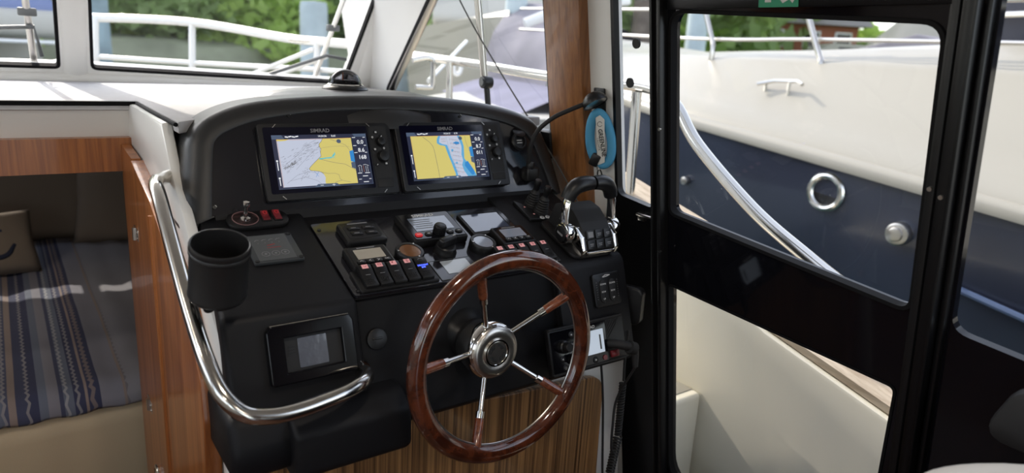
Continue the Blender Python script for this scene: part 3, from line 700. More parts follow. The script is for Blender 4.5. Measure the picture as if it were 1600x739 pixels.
def chart_b(P, L):
    P([(.045, .03), (.83, .03), (.83, .92), (.045, .92)], 1, .0001)
    ch = [(.40, .92), (.375, .84), (.37, .76), (.41, .72), (.47, .70), (.48, .60), (.50, .45), (.52, .32), (.535, .20), (.55, .10), (.545, .03), (.66, .03), (.83, .03), (.82, .10), (.78, .20), (.75, .30), (.72, .36), (.70, .42), (.71, .55), (.72, .68), (.71, .80), (.68, .92)]
    P(ch, 2, .0002)
    P([(.43, .92), (.41, .85), (.40, .78), (.44, .74), (.50, .72), (.515, .60), (.53, .45), (.555, .30), (.575, .15), (.58, .03), (.71, .03), (.67, .15), (.655, .28), (.68, .38), (.67, .5), (.69, .68), (.67, .82), (.65, .92)], 0, .0003)
    P([(.58, .76), (.62, .79), (.66, .78), (.67, .74), (.62, .72)], 7, .0004); P([(.54, .62), (.57, .63), (.57, .58), (.545, .57)], 2, .0004); P([(.57, .34), (.60, .35), (.60, .31), (.575, .31)], 2, .0004)
    P([(.70, .33), (.74, .36), (.775, .25), (.81, .13), (.80, .06), (.77, .05), (.73, .15), (.69, .26)], 7, .0005)
    for y in (.83, .74, .66, .57, .48, .38, .30, .22, .14):
        x0 = .54+.02*(1-y); L([(x0, y+.02), (x0+.06, y), (x0+.11, y-.02)], 6, .0004)
        for k in range(6): L([(x0+.02*k, y+.025-.006*k), (x0+.02*k, y-.015-.006*k)], 8 if k % 2 else 6, .00035)
    for y in (.85, .80): 
        L([(.43, y), (.49, y)], 6, .0004)
        for k in range(4): L([(.44+.015*k, y+.015), (.44+.015*k, y-.015)], 8, .0003)
    L([(.20, .90), (.27, .80), (.31, .70), (.32, .60), (.325, .40), (.33, .20), (.33, .03)], 6, .0008); L([(.50, .9), (.52, .6), (.56, .3), (.60, .05)], 6, .0003); L([(.755, .90), (.76, .75), (.80, .5)], 6, .0005)
    L([(.05, .03), (.05, .92), (.83, .92)], 8, .0005)
plotter(.383, chart_a, 'left chartplotter showing a wide coastline chart with pale sea and yellow land', ('0.0', '8.6', '168', '14:24:36', '8.60'))
plotter(.664, chart_b, 'right chartplotter showing a yellow chart with a pale blue harbour channel', ('0.0', '8.7', '011', '14:24:15', '8.70'))

# ================================================================== INSTRUMENTS ON THE SHELF
def buttonpad(bm_, x, y, sx, sy, z, h=.003): box(bm_, (x, y, z+h/2), (sx, sy, h), .001)
# four key pad
t = thing('remote_keypad', 'small black keypad with four rectangular keys at the top left of the instrument plate', 'keypad', FP(.525, -.053))
bm = nb(); prism(bm, rrect(-.040, -.033, .040, .033, .008), 0, .014, b=.004); obj('housing', bm, BLKS, t)
bm = nb(); prism(bm, rrect(-.033, -.022, .033, .022, .008), .013, .0150, b=.001); obj('raised_pad', bm, BLKM, t)
bm = nb(); box(bm, (0, .0265, .0142), (.040, .003, .0004)); obj('lettering', bm, DINK, t)
for x in (-.0145, .0145):
    for y in (-.008, .009):
        bm = nb(); box(bm, (x, y, .0158), (.022, .011, .0028), .001); k = obj('key', bm, BLKS, t)
        bm = nb(); box(bm, (x, y, .0173), (.010, .002, .0003)); obj('key_legend', bm, DINK, k)
def lcdunit(u, v, label, lcd, rz=0):
    t = thing('engine_display', label, 'display', FP(u, v), 'four key displays on the instrument plate')
    bm = nb(); prism(bm, rrect(-.041, -.031, .041, .031, .006), 0, .016, b=.004); obj('housing', bm, BLKS, t)
    bm = nb(); plate(bm, rrect(-.036, -.026, .036, .027, .004), [], .0155, .0168); obj('front', bm, GLOSS, t)
    bm = nb(); plate(bm, rrect(-.026, -.010, .027, .018, .001), [], .0165, .0175); obj('lcd', bm, lcd, t)
    bm = nb(); box(bm, (0, .0228, .0171), (.034, .0026, .0004)); obj('lettering', bm, DINK, t)
    for k in range(4):
        bm = nb(); box(bm, (-.024+.016*k, -.0185, .0180), (.0145, .010, .003), .0012); q = obj('key', bm, BLKS, t)
        bm = nb(); 
        if k == 0: stroke(bm, [(-.0266, -.019), (-.024, -.016), (-.0214, -.019)], .0009, .0197)
        if k == 1: stroke(bm, [(-.006, -.016), (-.010, -.0185), (-.006, -.021)], .0009, .0197)
        if k == 2: stroke(bm, [(.006, -.016), (.010, -.0185), (.006, -.021)], .0009, .0197)
        if k == 3: text(bm, 'OK', .0055, T(.024, -.0185, .0197))
        obj('key_legend', bm, INK, q)
    return t
lcdunit(.507, -.131, 'black four key display with beige screen at the left of the instrument plate', LCD)
lcdunit(.829, -.121, 'black four key display with sky reflection painted pale blue on its screen at the right of the instrument plate', LCD_SKY)
def gauge(u, v, label, lens):
    t = thing('round_gauge', label, 'gauge', FP(u, v), 'round gauges on the instrument plate')
    bm = nb(); lathe(bm, [(.0265, 0), (.0272, .004), (.0272, .015), (.0255, .018), (.0205, .0185), (.0198, .016)], 44); obj('bezel', bm, BLKS, t)
    bm = nb(); cyl(bm, (0, 0, .0165), .0199, .0012, seg=40); obj('lens', bm, lens, t)
    for a in (50, 175, 290):
        bm = nb(); cyl(bm, (.0232*math.cos(R(a)), .0232*math.sin(R(a)), .0187), .0016, .0014, seg=10); obj('stud', bm, BRUSH, t)
    return t
gauge(.585, -.134, 'round black gauge with a brownish reflection painted on its lens on the instrument plate', LENS_REFL)
gauge(.746, -.135, 'round black gauge with sky reflection painted pale blue on its lens right of the large selector knob', LCD_SKY)
# autopilot control
t = thing('autopilot_control', 'autopilot control with wide screen, knob and red key at the top of the instrument plate', 'autopilot', FP(.667, -.063))
bm = nb(); prism(bm, rrect(-.060, -.047, .060, .047, .005), 0, .018, b=.004); obj('housing', bm, BLKS, t)
bm = nb(); plate(bm, rrect(-.055, -.042, .055, .042, .004), [], .0175, .0190); obj('glass_front', bm, GLOSS, t)
bm = nb(); plate(bm, rrect(-.042, -.018, .042, .027, .001), [], .0185, .0197, mi=0)
for k in range(5): box(bm, (-.018, .019-.007*k, .0198), (.044-.006*(k % 2), .0018, .0002), mi=1)
obj('lcd', bm, [mat('pilot_lcd', (.14, .17, .22), .08, coat=1), GREYP], t)
bm = nb(); text(bm, 'SIMRAD', .0115, T(-.004, .0345, .0192), bold=.03, sx=1.2); obj('maker_lettering', bm, INK, t)
for x, m_ in ((-.044, RED), (-.023, BLKS), (.025, BLKS), (.045, BLKS)):
    bm = nb(); prism(bm, rrect(x-.0075, -.036, x+.0075, -.024, .005), .0185, .0215, b=.001); q = obj('key', bm, m_, t)
    if m_ is RED: q['label'] = 'red key'
    bm = nb(); box(bm, (x, -.030, .0217), (.0085 if m_ is RED else .006, .0014, .0004)); obj('key_legend', bm, INK if m_ is not RED else PINK, q)
bm = nb(); cyl(bm, (.002, -.027, .027), .0125, .018, r2=.0115, b=.002, seg=36)
for a in range(24): box(bm, (.0122, 0, .026), (.001, .0016, .012), M=T(.002, -.027) @ Matrix.Rotation(R(15*a), 4, 'Z'))
obj('rotary_knob', bm, BLKS, t)
# large selector knob
t = thing('selector_knob', 'large black rotary selector knob in the middle of the instrument plate', 'knob', FP(.664, -.131))
bm = nb(); lathe(bm, [(.0225, 0), (.0225, .005), (.0205, .008), (.0195, .016), (.017, .018), (.0, .018)], 40); obj('knob_skirt', bm, BLKS, t)
bm = nb(); box(bm, (0, 0, .026), (.040, .015, .018), .004, 3, M=Matrix.Rotation(R(18), 4, 'Z')); box(bm, (.016, 0, .0353), (.007, .002, .0006), mi=1, M=Matrix.Rotation(R(18), 4, 'Z')); obj('grip', bm, [BLKS, INK], t)
bm = nb(); text(bm, 'THRUSTER', .0055, T(.002, -.0285, .0006), bold=.02)
bm.free(); bm = nb(); box(bm, (.0, -.027, .0005), (.020, .003, .0004)); obj('lettering', bm, DINK, t)
# flush panels
t = thing('battery_monitor', 'flush black panel with a small screen painted pale for reflected sky, below the selector knob', 'display', FP(.663, -.178))
bm = nb(); plate(bm, rrect(-.047, -.034, .040, .022, .001), [], 0, .0018); obj('panel', bm, PLATE, t)
bm = nb(); plate(bm, rrect(-.026, -.020, .030, .018, .001), [], .0015, .0026); obj('lcd', bm, mat('lcd_reflection', (.45, .49, .52), .12, coat=.6), t)  # reflected sky is painted into this pale screen colour
bm = nb(); plate(bm, rrect(-.048, -.035, .041, .023, .001), [rrect(-.0472, -.0342, .0402, .0222, .001)], 0, .0022); obj('thin_edge', bm, GREYP, t)
t = thing('multifunction_display', 'flush display with large glossy screen at the top right of the instrument plate', 'display', FP(.803, -.056))
bm = nb(); prism(bm, rrect(-.052, -.040, .050, .037, .003), 0, .006, b=.0015); obj('housing', bm, BLKS, t)
bm = nb(); plate(bm, rrect(-.046, -.031, .045, .031, .001), [], .0055, .0070); obj('screen', bm, mat('mfd_screen', (.06, .075, .12), .05, coat=1), t)
# rocker switch rows
def rockers(u0, label, n, last):
    t = thing('switch_panel', label, 'switch panel', FP(u0, -.184), 'rocker switch rows at the foot of the instrument plate')
    Wd = .0268*n+.018
    bm = nb(); prism(bm, rrect(-.010, -.031, Wd-.010, .028, .006), 0, .006, b=.002); obj('bezel', bm, BLKS, t)
    for k in range(n):
        x = .0125+.0268*k; up = 1 if k < 2 or not last else 1
        bm = nb()
        # curved rocker: profile along y, high at the top edge
        pr = [(-.0255, .004), (-.0245, .012), (-.012, .0135), (.000, .0165), (.012, .0205), (.022, .0215), (.0255, .018), (.0255, .004)]
        prism(bm, rpoly(pr, [0, .002, .01, .01, .01, .003, .003, 0]), x-.0118, x+.0118, b=.0012, M=YZ, ang=60)
        q = obj('rocker', bm, BLKS, t)
        # textured dots
        bm = nb()
        for i in range(4):
            for j in range(3): cyl(bm, (x-.006+.004*i, -.018+.0035*j, .0131+.0009*j), .0009, .001, seg=6)
        obj('grip_dots', bm, BLKM, q)
        TL = Matrix.Translation((x, .0165, .0219)) @ Matrix.Rotation(R(8), 4, 'X')
        T2 = Matrix.Translation((x, .001, .0172)) @ Matrix.Rotation(R(18), 4, 'X')
        if last and k == n-1:
            bm = nb(); stroke(bm, [(-.005, -.001), (-.003, .0015), (.003, .0015), (.005, -.001)], .0009, 0, M=TL); obj('symbol', bm, DINK, q)
            bm = nb(); text(bm, 'LED/LIGHT', .0044, T2 @ T(0, .002, .0002), bold=.03); text(bm, 'BAR', .0044, T2 @ T(0, -.0025, -.0002+.0003), bold=.03); obj('lit_lettering', bm, BLUEL, q)['label'] = 'glowing blue lettering'
        else:
            bm = nb(); box(bm, (0, -.0005, 0), (.0115, .0095, .0006), .0002, mi=0, M=TL)
            if k == 0: stroke(bm, [(-.003, .001), (0, -.002), (.003, .001)], .0008, .0005, 1, TL)
            if k == 1: stroke(bm, [(-.003, .002), (.003, .002), (.003, -.002), (-.003, -.002), (-.003, .002)], .0008, .0005, 1, TL); stroke(bm, [(-.003, 0), (.003, 0)], .0006, .0005, 1, TL)
            if k == 2: flat(bm, [(-.003, .002), (.0, .003), (.0, -.001), (-.003, -.001)], .0005, 1, TL)
            if k == 3: stroke(bm, [(0, .003), (0, -.003)], .001, .0005, 1, TL); stroke(bm, [(-.003, .0015), (.003, .0015)], .0008, .0005, 1, TL); stroke(bm, [(-.003, -.001), (0, -.003), (.003, -.001)], .0008, .0005, 1, TL)
            if k == 4: cyl(bm, (0, 0, .0005), .002, .0004, seg=12, mi=1, M=TL)
            obj('lit_icon', bm, [PINK, REDINK], q)
            bm = nb(); box(bm, (0, -.002, .0004), (.0085, .0010, .0004), M=T2); obj('indicator_line', bm, DINK, q)
    return t
rockers(.468, 'left row of five rocker switches, its last one lettered in blue', 5, True)
rockers(.751, 'right row of pink lit rocker switches behind the rim of the steering wheel', 5, False)

# ================================================================== LEFT BLOCK
t = thing('searchlight_control', 'black searchlight panel with a chrome joystick and two red rockers', 'control panel', FP(.358, .028, .0))
bm = nb(); prism(bm, rrect(-.054, -.026, .054, .026, .022, 8), 0, .009, b=.003); obj('housing', bm, BLKS, t)
bm = nb(); lathe(bm, [(.023, .009), (.023, .0100), (.0215, .0100), (.0215, .009)], 40, M=T(-.022, .002)); obj('dial_ring', bm, mat('dull_ring', (.22, .12, .12), .5), t)
bm = nb(); lathe(bm, [(.010, .009), (.009, .012), (.004, .014), (.0032, .026), (.0032, .034)], 24, M=T(-.022, .002)); lathe(bm, [(.003, .034), (.0060, .036), (.0066, .041), (.0055, .045), (.001, .046)], 24, M=T(-.022, .002)); obj('joystick', bm, CHROME, t)
for x in (.013, .034):
    bm = nb(); prism(bm, rrect(x-.0085, -.014, x+.0085, .018, .003), .008, .011, b=.001); prism(bm, rpoly([(-.012, .010), (-.011, .013), (.0, .0125), (.014, .0165), (.015, .010)], [0, .001, .01, .002, 0]), x-.0062, x+.0062, b=.001, M=YZ, mi=1); obj('rocker', bm, [BLKS, DRED], t)
    bm = nb(); stroke(bm, [(x+.003*math.cos(a*.63), .006+.005*math.sin(a*.63)) for a in range(11)], .0009, .0158); obj('symbol', bm, RED, t)
t = thing('alarm_panel', 'grey square alarm panel with three round keys and four corner screws beside the cup holder', 'control panel', FP(.358, -.062))
bm = nb(); prism(bm, rrect(-.042, -.041, .042, .041, .003), 0, .006, b=.0015); obj('frame', bm, GREYD, t)
bm = nb(); plate(bm, rrect(-.033, -.036, .030, .037, .001), [], .0055, .0068); obj('face', bm, GREYP, t)
for x in (-.037, .037):
    for y in (-.036, .036):
        bm = nb(); cyl(bm, (x, y, .0065), .0038, .002, seg=16); cyl(bm, (x, y, .0076), .0020, .0006, seg=6, mi=1); obj('screw', bm, [BLKM, BLKS], t)
for x in (-.018, -.001, .015):
    bm = nb(); tube(bm, [(x+.0065*math.cos(a*.314), -.018+.0065*math.sin(a*.314), .0070) for a in range(20)], .0006, seg=6, closed=True); cyl(bm, (x, -.018, .0071), .002, .0006, seg=10); obj('round_key', bm, DINK, t)
bm = nb()
for k in range(4): stroke(bm, [(-.026+.012*k, .021), (-.023+.012*k, .024), (-.019+.012*k, .024)], .0014, .0071); cyl(bm, (-.022+.012*k, .014, .0071), .0008, .0004, seg=8)
obj('symbols', bm, DINK, t)
bm = nb(); stroke(bm, [(-.008, .006), (.004, .0085)], .0022, .0071); stroke(bm, [(-.010, -.001), (.012, -.001)], .0016, .0071); obj('red_lettering', bm, REDINK, t)

# ================================================================== CONSOLE FRONT
t = thing('thruster_display', 'glossy black recessed panel with a small screen on the left of the console front', 'display', FF(.360, -.0625, .001))
bm = nb(); plate(bm, rpoly([(-.068, -.044), (.067, -.044), (.067, .036), (.062, .044), (-.062, .044), (-.068, .036)], .004), [rrect(-.046, -.031, .050, .027, .002)], 0, .011, bv=.002); obj('surround', bm, GLOSS, t)
bm = nb(); plate(bm, rrect(-.045, -.030, .049, .026, .001), [], .001, .004); obj('back_panel', bm, BLKM, t)
bm = nb(); plate(bm, rrect(-.022, -.025, .024, .021, .001), [], .004, .0055, bv=.0003); obj('screen', bm, mat('film_screen', (.10, .11, .14), .15, coat=1, bump=1, bscale=60), t)
bm = nb()
for k in range(4): box(bm, (-.032, .010-.0045*k, .0045), (.010, .0022, .001))
obj('vent_slots', bm, BLKS, t)
bm = nb(); tube(bm, [(-.063, .046, .010), (.063, .046, .010)], .0008, seg=6); obj('bright_edge', bm, BRUSH, t)

t = thing('trim_tab_control', 'black trim tab keypad with two oval key columns on the right of the console front', 'keypad', FF(.994, -.062, .001))
bm = nb(); prism(bm, rpoly([(-.036, -.034), (.036, -.034), (.038, .036), (-.038, .036)], .006), 0, .006, b=.002); obj('housing', bm, BLKS, t)
for x in (-.013, .013):
    bm = nb(); prism(bm, rrect(x-.009, -.026, x+.009, .022, .009), .0055, .0085, b=.001); k = obj('key_column', bm, BLKM, t)
    for y, s_ in ((.013, 'DOWN'), (-.003, 'BOW'), (-.018, 'UP')):
        bm = nb(); text(bm, s_, .0048, T(x, y, .0087), bold=.02); obj('key_legend', bm, INK, k)
    sg = -1 if x < 0 else 1
    bm = nb()
    for j in range(8): cyl(bm, (x*1.0+sg*.016, .018-.005*j, .0064), .0007, .0006, seg=8)
    obj('level_dots', bm, DINK, t)
bm = nb(); stroke(bm, [(-.010, .028), (-.002, .0315), (.010, .0305), (.002, .0285), (-.008, .0275)], .0016, .0064); obj('lettering', bm, INK, t)

t = thing('marine_radio', 'black marine radio with bright screen and slotted speaker, partly behind the wheel rim', 'radio', FF(.919, -.163, .001))
bm = nb(); prism(bm, rrect(-.101, -.047, .101, .047, .003), 0, .012, b=.002); obj('housing', bm, BLKS, t)
bm = nb(); plate(bm, rrect(-.096, -.041, .048, .040, .002), [], .0118, .0135); obj('front', bm, GLOSS, t)
bm = nb(); plate(bm, rrect(.050, -.020, .098, .041, .002), [], .0118, .0130)
for k in range(11):
    a = -.024+.0055*k; p0 = (.052+max(0, a), .036-max(0, -a)*0-.0); 
for k in range(10):
    x0 = .052+.0052*max(0, k-4); y0 = .006+.0072*min(k, 4)-.004; 
    L_ = min(.098-x0-.003, .040-y0-.001); box(bm, (0, 0, .0134), (L_*1.35, .0022, .0012), mi=1, M=T(x0+L_/2, y0+L_/2) @ Matrix.Rotation(R(45), 4, 'Z'))
obj('speaker_grille', bm, [BLKS, BLKM], t)
bm = nb(); plate(bm, rrect(-.022, -.022, .040, .026, .001), [], .0130, .0145); box(bm, (.030, .0, .0147), (.004, .030, .0004), mi=1); box(bm, (-.018, -.012, .0147), (.003, .012, .0004), mi=1); obj('screen', bm, [RADL, GREYP], t)
bm = nb(); text(bm, 'SIMRAD', .0085, T(.004, .033, .0137), bold=.02, sx=1.1); obj('maker_lettering', bm, INK, t)
for x, y, r_ in ((-.068, .008, .0135), (-.048, -.020, .0110)):
    bm = nb(); lathe(bm, [(r_, .013), (r_*.95, .022), (r_*.75, .024), (r_*.7, .034), (r_*.6, .036), (.001, .036)], 32, M=T(x, y)); obj('rotary_knob', bm, BLKS, t)
for x, y, g in ((-.044, .028, 0), (-.044, .009, 1), (-.072, -.016, 2), (-.068, -.034, 3), (-.044, -.036, 4), (-.020, -.034, 5), (.012, -.034, 6)):
    bm = nb(); cyl(bm, (x, y, .0138), .0066, .0022, seg=24, b=.0006); k = obj('key', bm, BLKS, t)
    bm = nb()
    if g == 1: stroke(bm, [(x-.002, y-.002), (x+.002, y+.002)], .0008, .0150); stroke(bm, [(x-.002, y+.002), (x+.002, y-.002)], .0008, .0150)
    elif g == 3: stroke(bm, [(x+.0024*math.cos(a*.6+1.9), y+.0024*math.sin(a*.6+1.9)) for a in range(10)], .0007, .0150)
    elif g == 2: flat(bm, [(x-.002, y-.001), (x, y-.001), (x+.0015, y-.0025), (x+.0015, y+.0025), (x, y+.001), (x-.002, y+.001)], .0150)
    else: box(bm, (x, y, .0150), (.0036, .0030, .0003))
    obj('key_symbol', bm, INK, k)
bm = nb(); box(bm, (.066, -.031, .0135), (.022, .014, .006), .0015); obj('red_key_guard', bm, DRED, t)
bm = nb(); cyl(bm, (.038, -.034, .0138), .0055, .003, seg=20); obj('red_knob', bm, DRED, t)
bm = nb(); box(bm, (.0, .0445, .0125), (.198, .005, .003), .001); box(bm, (.0, -.0445, .0125), (.198, .005, .003), .001); obj('trim_strip', bm, BLKM, t)

# coiled microphone lead with plug
lead = thing('microphone_lead', 'coiled black microphone lead plugged into the marine radio and hanging down', 'cable', T(1.02, .96, -.75))
LI = T(-1.02, -.96, .75)
bm = nb(); p0 = FF(.995, -.170, .014).translation; 
tube(bm, [FF(.975, -.172, .012).translation, FF(.985, -.175, .034).translation, FF(1.005, -.183, .046).translation], .0095, smooth=4, seg=18)
tube(bm, [FF(.998, -.182, .046).translation, FF(1.012, -.188, .046).translation], .0135, seg=20)
tube(bm, [FF(1.010, -.186, .046).translation, FF(1.012, -.200, .046).translation, FF(1.011, -.226, .043).translation], lambda s: .010-.0045*s, smooth=4, seg=18)
obj('plug', bm, BLKM, lead, LI)
bm = nb(); e0 = FF(1.011, -.226, .043).translation
A0 = Vector((1.028, .955, -.67)); A1 = Vector((1.030, .955, -.80)); A2 = Vector((1.012, .950, -.885))
pts = []
def hel(a, b_, n, r0, pts):
    d = (b_-a).normalized(); u = Vector((1, 0, 0)); u = (u-d*u.dot(d)).normalized(); v = d.cross(u); N = n*10
    for k in range(N+1):
        s = k/N; pts.append(a.lerp(b_, s)+(u*math.cos(2*math.pi*n*s)+v*math.sin(2*math.pi*n*s))*r0)
hel(A0, A1, 20, .0065, pts); hel(A1+Vector((0, 0, -.003)), A2, 13, .0085, pts)
tube(bm, pts, .0021, seg=6); obj('coil', bm, BLKM, lead, LI)
bm = nb(); tube(bm, [e0, (1.008, .948, -.70), (1.000, .945, -.76), (1.000, .942, -.815), (1.014, .948, -.83)], .0028, smooth=6, seg=8)
tube(bm, [(1.030, .955, -.668), (1.030, .958, -.62), (1.045, .97, -.56)], .0028, smooth=5, seg=8); obj('plain_lead', bm, BLKM, lead, LI)
# fist microphone on the console's right flank
t = thing('hand_microphone', 'black hand microphone clipped to the right flank of the console', 'microphone', T(1.075, 1.0, -.515))
bm = nb(); prism(bm, rrect(-.028, -.042, .028, .042, .014), -.012, .012, b=.005, seg=3, M=Matrix.Rotation(R(-70), 4, 'Z') @ Matrix.Rotation(R(90), 4, 'X')); obj('body', bm, BLKS, t)
bm = nb(); box(bm, (.016, -.012, -.008), (.010, .02, .05), .003); obj('talk_key', bm, GREYP, t)
bm = nb(); tube(bm, [(1.06, 1.08, -.60), (1.085, 1.07, -.75), (1.10, 1.06, -.95), (1.13, 1.05, -1.3)], .0028, smooth=6, seg=8); tag(obj('thin_cable', bm, BLKM), 'thin black cable hanging down the white liner right of the coiled lead', 'cable')

# ================================================================== STEERING WHEEL
WT = .0498
WM = frame((.6605, .8877, -.506), (1, 0, 0), (0, math.sin(WT), math.cos(WT)))      # local z points aft, at the helmsman
wh = thing('steering_wheel', 'varnished mahogany steering wheel with five polished spokes', 'steering wheel', WM)
bm = nb()
RR = .1735
t_ = nb(); L = []
for i in range(120):
    a = 2*math.pi*i/120; loop = []
    for k in range(24):
        b_ = 2*math.pi*k/24; loop.append(Vector(((RR+.0165*math.cos(b_))*math.cos(a), (RR+.0165*math.cos(b_))*math.sin(a), .0135*math.sin(b_))))
    L.append([t_.verts.new(p) for p in loop])
for i in range(120):
    for k in range(24): t_.faces.new((L[i][k], L[(i+1) % 120][k], L[(i+1) % 120][(k+1) % 24], L[i][(k+1) % 24]))
bmesh.ops.recalc_face_normals(t_, faces=t_.faces); merge(bm, t_); obj('rim', bm, MAHOG, wh)
bm = nb(); tube(bm, [((RR-.0163)*math.cos(R(3*k)), (RR-.0163)*math.sin(R(3*k)), -.001) for k in range(120)], .0016, seg=8, closed=True, flat=1.6); obj('steel_inlay', bm, BRUSH, wh)
ZC = -.048; HZ = -.062
for a in (108.9, 34.0, -36.6, -110.3, 175.5):
    Mr = Matrix.Rotation(R(a), 4, 'Z')
    bm = nb(); tube(bm, [(.028, 0, ZC), (.110, 0, -.020)], .0048, seg=16, M=Mr); q = obj('spoke', bm, CHROME, wh)
    bm = nb(); tube(bm, [(.105, 0, -.0215), (.117, 0, -.0175)], .0078, seg=20, M=Mr); obj('collar', bm, CHROME, q)
    bm = nb(); tube(bm, [(.116, 0, -.018), (.120, 0, -.0165), (.162, 0, -.003)], lambda s: .0080+.0012*s, seg=20, M=Mr); obj('wooden_ferrule', bm, FERR, q)
bm = nb(); lathe(bm, [(.030, -.05), (.040, -.035), (.044, -.012), (.046, 0), (.047, .014), (.0455, .024), (.041, .031), (.034, .034), (.0265, .0345), (.0245, .033)], 64, M=T(0, 0, HZ) @ Matrix.Diagonal((1.12, 1.12, 1, 1))); 
obj('hub', bm, CHROME, wh)
bm = nb(); lathe(bm, [(.0415, .0305), (.0395, .0328), (.034, .0346), (.0262, .0351), (.0245, .034), (.0, .034)], 64, M=T(0, 0, HZ) @ Matrix.Diagonal((1.12, 1.12, 1, 1))); obj('hub_cap', bm, BRUSH, wh)
bm = nb(); lathe(bm, [(.0225, .0335), (.0220, .0362), (.0195, .0362), (.0185, .0350), (.0, .0350)], 56, M=T(0, 0, HZ) @ Matrix.Diagonal((1.12, 1.12, 1, 1))); q = obj('centre_badge', bm, CHROME, wh)
bm = nb(); lathe(bm, [(.0182, .0349), (.0182, .0355), (.0, .0355)], 48, M=T(0, 0, HZ) @ Matrix.Diagonal((1.12, 1.12, 1, 1))); obj('badge_face', bm, BRUSH, q)
bm = nb()
for k in range(4):
    a0 = 20+90*k; pts = []
    for j in range(9): a = R(a0+j*8.2); pts.append((.0165*math.cos(a), .0165*math.sin(a)))
    for j in range(9): a = R(a0+66-j*7.2); rr_ = .0128-.0005*j if j < 7 else .0105; pts.append((rr_*math.cos(a), rr_*math.sin(a)))
    flat(bm, pts, .0358+HZ)
obj('badge_marks', bm, BINK, q)
bm = nb(); lathe(bm, [(.056, -.150), (.052, -.130), (.042, -.115), (.036, -.100), (.0, -.095)], 40); obj('steering_column', bm, BLKS, wh)

# ================================================================== GRAB RAIL AND CUP HOLDER
gr = thing('grab_rail', 'polished steel grab rail sweeping round the left side of the console', 'rail', T(.2, 1.2, -.25)); GI = T(-.2, -1.2, .25)
bm = nb(); tube(bm, [(.268, 1.400, -.250), (.222, 1.352, -.250), (.200, 1.285, -.246), (.1945, 1.22, -.262), (.1935, 1.10, -.343), (.194, 1.02, -.397), (.1960, .955, -.436), (.205, .915, -.470), (.228, .897, -.497), (.262, .893, -.508), (.300, .895, -.511), (.340, .900, -.510), (.380, .908, -.508), (.414, .925, -.506), (.434, .955, -.510), (.438, .990, -.522)], .0118, smooth=7, seg=24)
obj('tube', bm, STEEL, gr, GI)
for p, ax in (((.266, 1.398, -.250), (.9, .9, 0)), ((.438, .992, -.522), (0, 1, -.1))):
    bm = nb(); tube(bm, [Vector(p)-Vector(ax).normalized()*.004, Vector(p)+Vector(ax).normalized()*.004], .018, seg=28); obj('end_flange', bm, STEEL, gr, GI)
CM = T(.228, 1.000, -.320) @ Matrix.Rotation(R(17), 4, 'X') @ Matrix.Rotation(R(1), 4, 'Y') @ Matrix.Diagonal((1, 1, .92, 1))
cup = thing('cup_holder', 'open black cylindrical cup holder clamped to the grab rail', 'cup holder', CM)
bm = nb(); lathe(bm, [(.034, -.050), (.0385, -.048), (.0405, -.043), (.0405, -.040), (.0398, -.038), (.0400, .030), (.0412, .0315), (.0412, .036), (.0402, .0375), (.0412, .039), (.0412, .045), (.0405, .0475), (.0392, .048), (.0380, .047), (.0375, .043), (.0370, -.040), (.0, -.041)], 64); obj('cup', bm, mat('anodised_black', (.012, .012, .013), .38, bump=.15, bscale=600), cup)
bm = nb(); box(bm, (-.002, .010, -.060), (.030, .026, .020), .004); cyl(bm, (-.012, .004, -.068), .008, .022, axis='Y', seg=20, b=.001); cyl(bm, (.006, .004, -.072), .0055, .016, axis='Z', seg=16); obj('clamp', bm, BLKS, cup)
bm = nb(); cyl(bm, (-.020, .008, -.054), .004, .014, axis='X', seg=14); obj('clamp_bolt', bm, BRUSH, cup)

# ================================================================== THRUSTER JOYSTICKS, THROTTLE
t = thing('joystick_panel', 'black thruster panel with two ribbed joysticks beside the hood', 'joystick', FP(.952, -.024))
bm = nb(); prism(bm, rpoly([(-.038, -.042), (.034, -.050), (.040, .036), (-.036, .036)], .005), 0, .008, b=.002); obj('base_plate', bm, BLKS, t)
for (x, y) in ((-.002, .010), (.004, -.020)):
    bm = nb(); pr = [(.0165, .008), (.0170, .011)]
    for k in range(6): z_ = .012+.0055*k; r0 = .0155-.0011*k; pr += [(r0, z_), (r0+.0012, z_+.0022), (r0-.0012, z_+.0045)]
    pr += [(.0075, .046), (.006, .050), (.0, .050)]; lathe(bm, pr, 32, M=T(x, y)); j = obj('joystick', bm, BLKM, t)
    bm = nb(); lathe(bm, [(.0062, .047), (.0066, .060), (.0078, .062), (.0082, .070), (.0070, .074), (.0, .0745)], 28, M=T(x, y)); obj('joystick_knob', bm, BLKS, j)
    bm = nb(); flat(bm, [(x-.024, y-.006), (x-.018, y-.006), (x-.021, y-.001)], .0083); obj('pink_arrow', bm, PINK, t)
for x in (-.006, .009, .024):
    bm = nb(); cyl(bm, (x, -.0415, .0085), .0055, .0016, seg=20, b=.0005); cyl(bm, (x, -.0415, .0095), .0028, .0004, seg=12, mi=1); obj('round_key', bm, [INK, DINK], t)

th = thing('throttle_control', 'twin lever throttle with chrome sides and six square keys on the right of the console', 'throttle', FP(.985, -.135))
bm = nb(); prism(bm, rpoly([(-.062, -.082), (.050, -.082), (.060, .060), (-.058, .060)], .022), 0, .010, b=.004); obj('base', bm, BLKS, th)
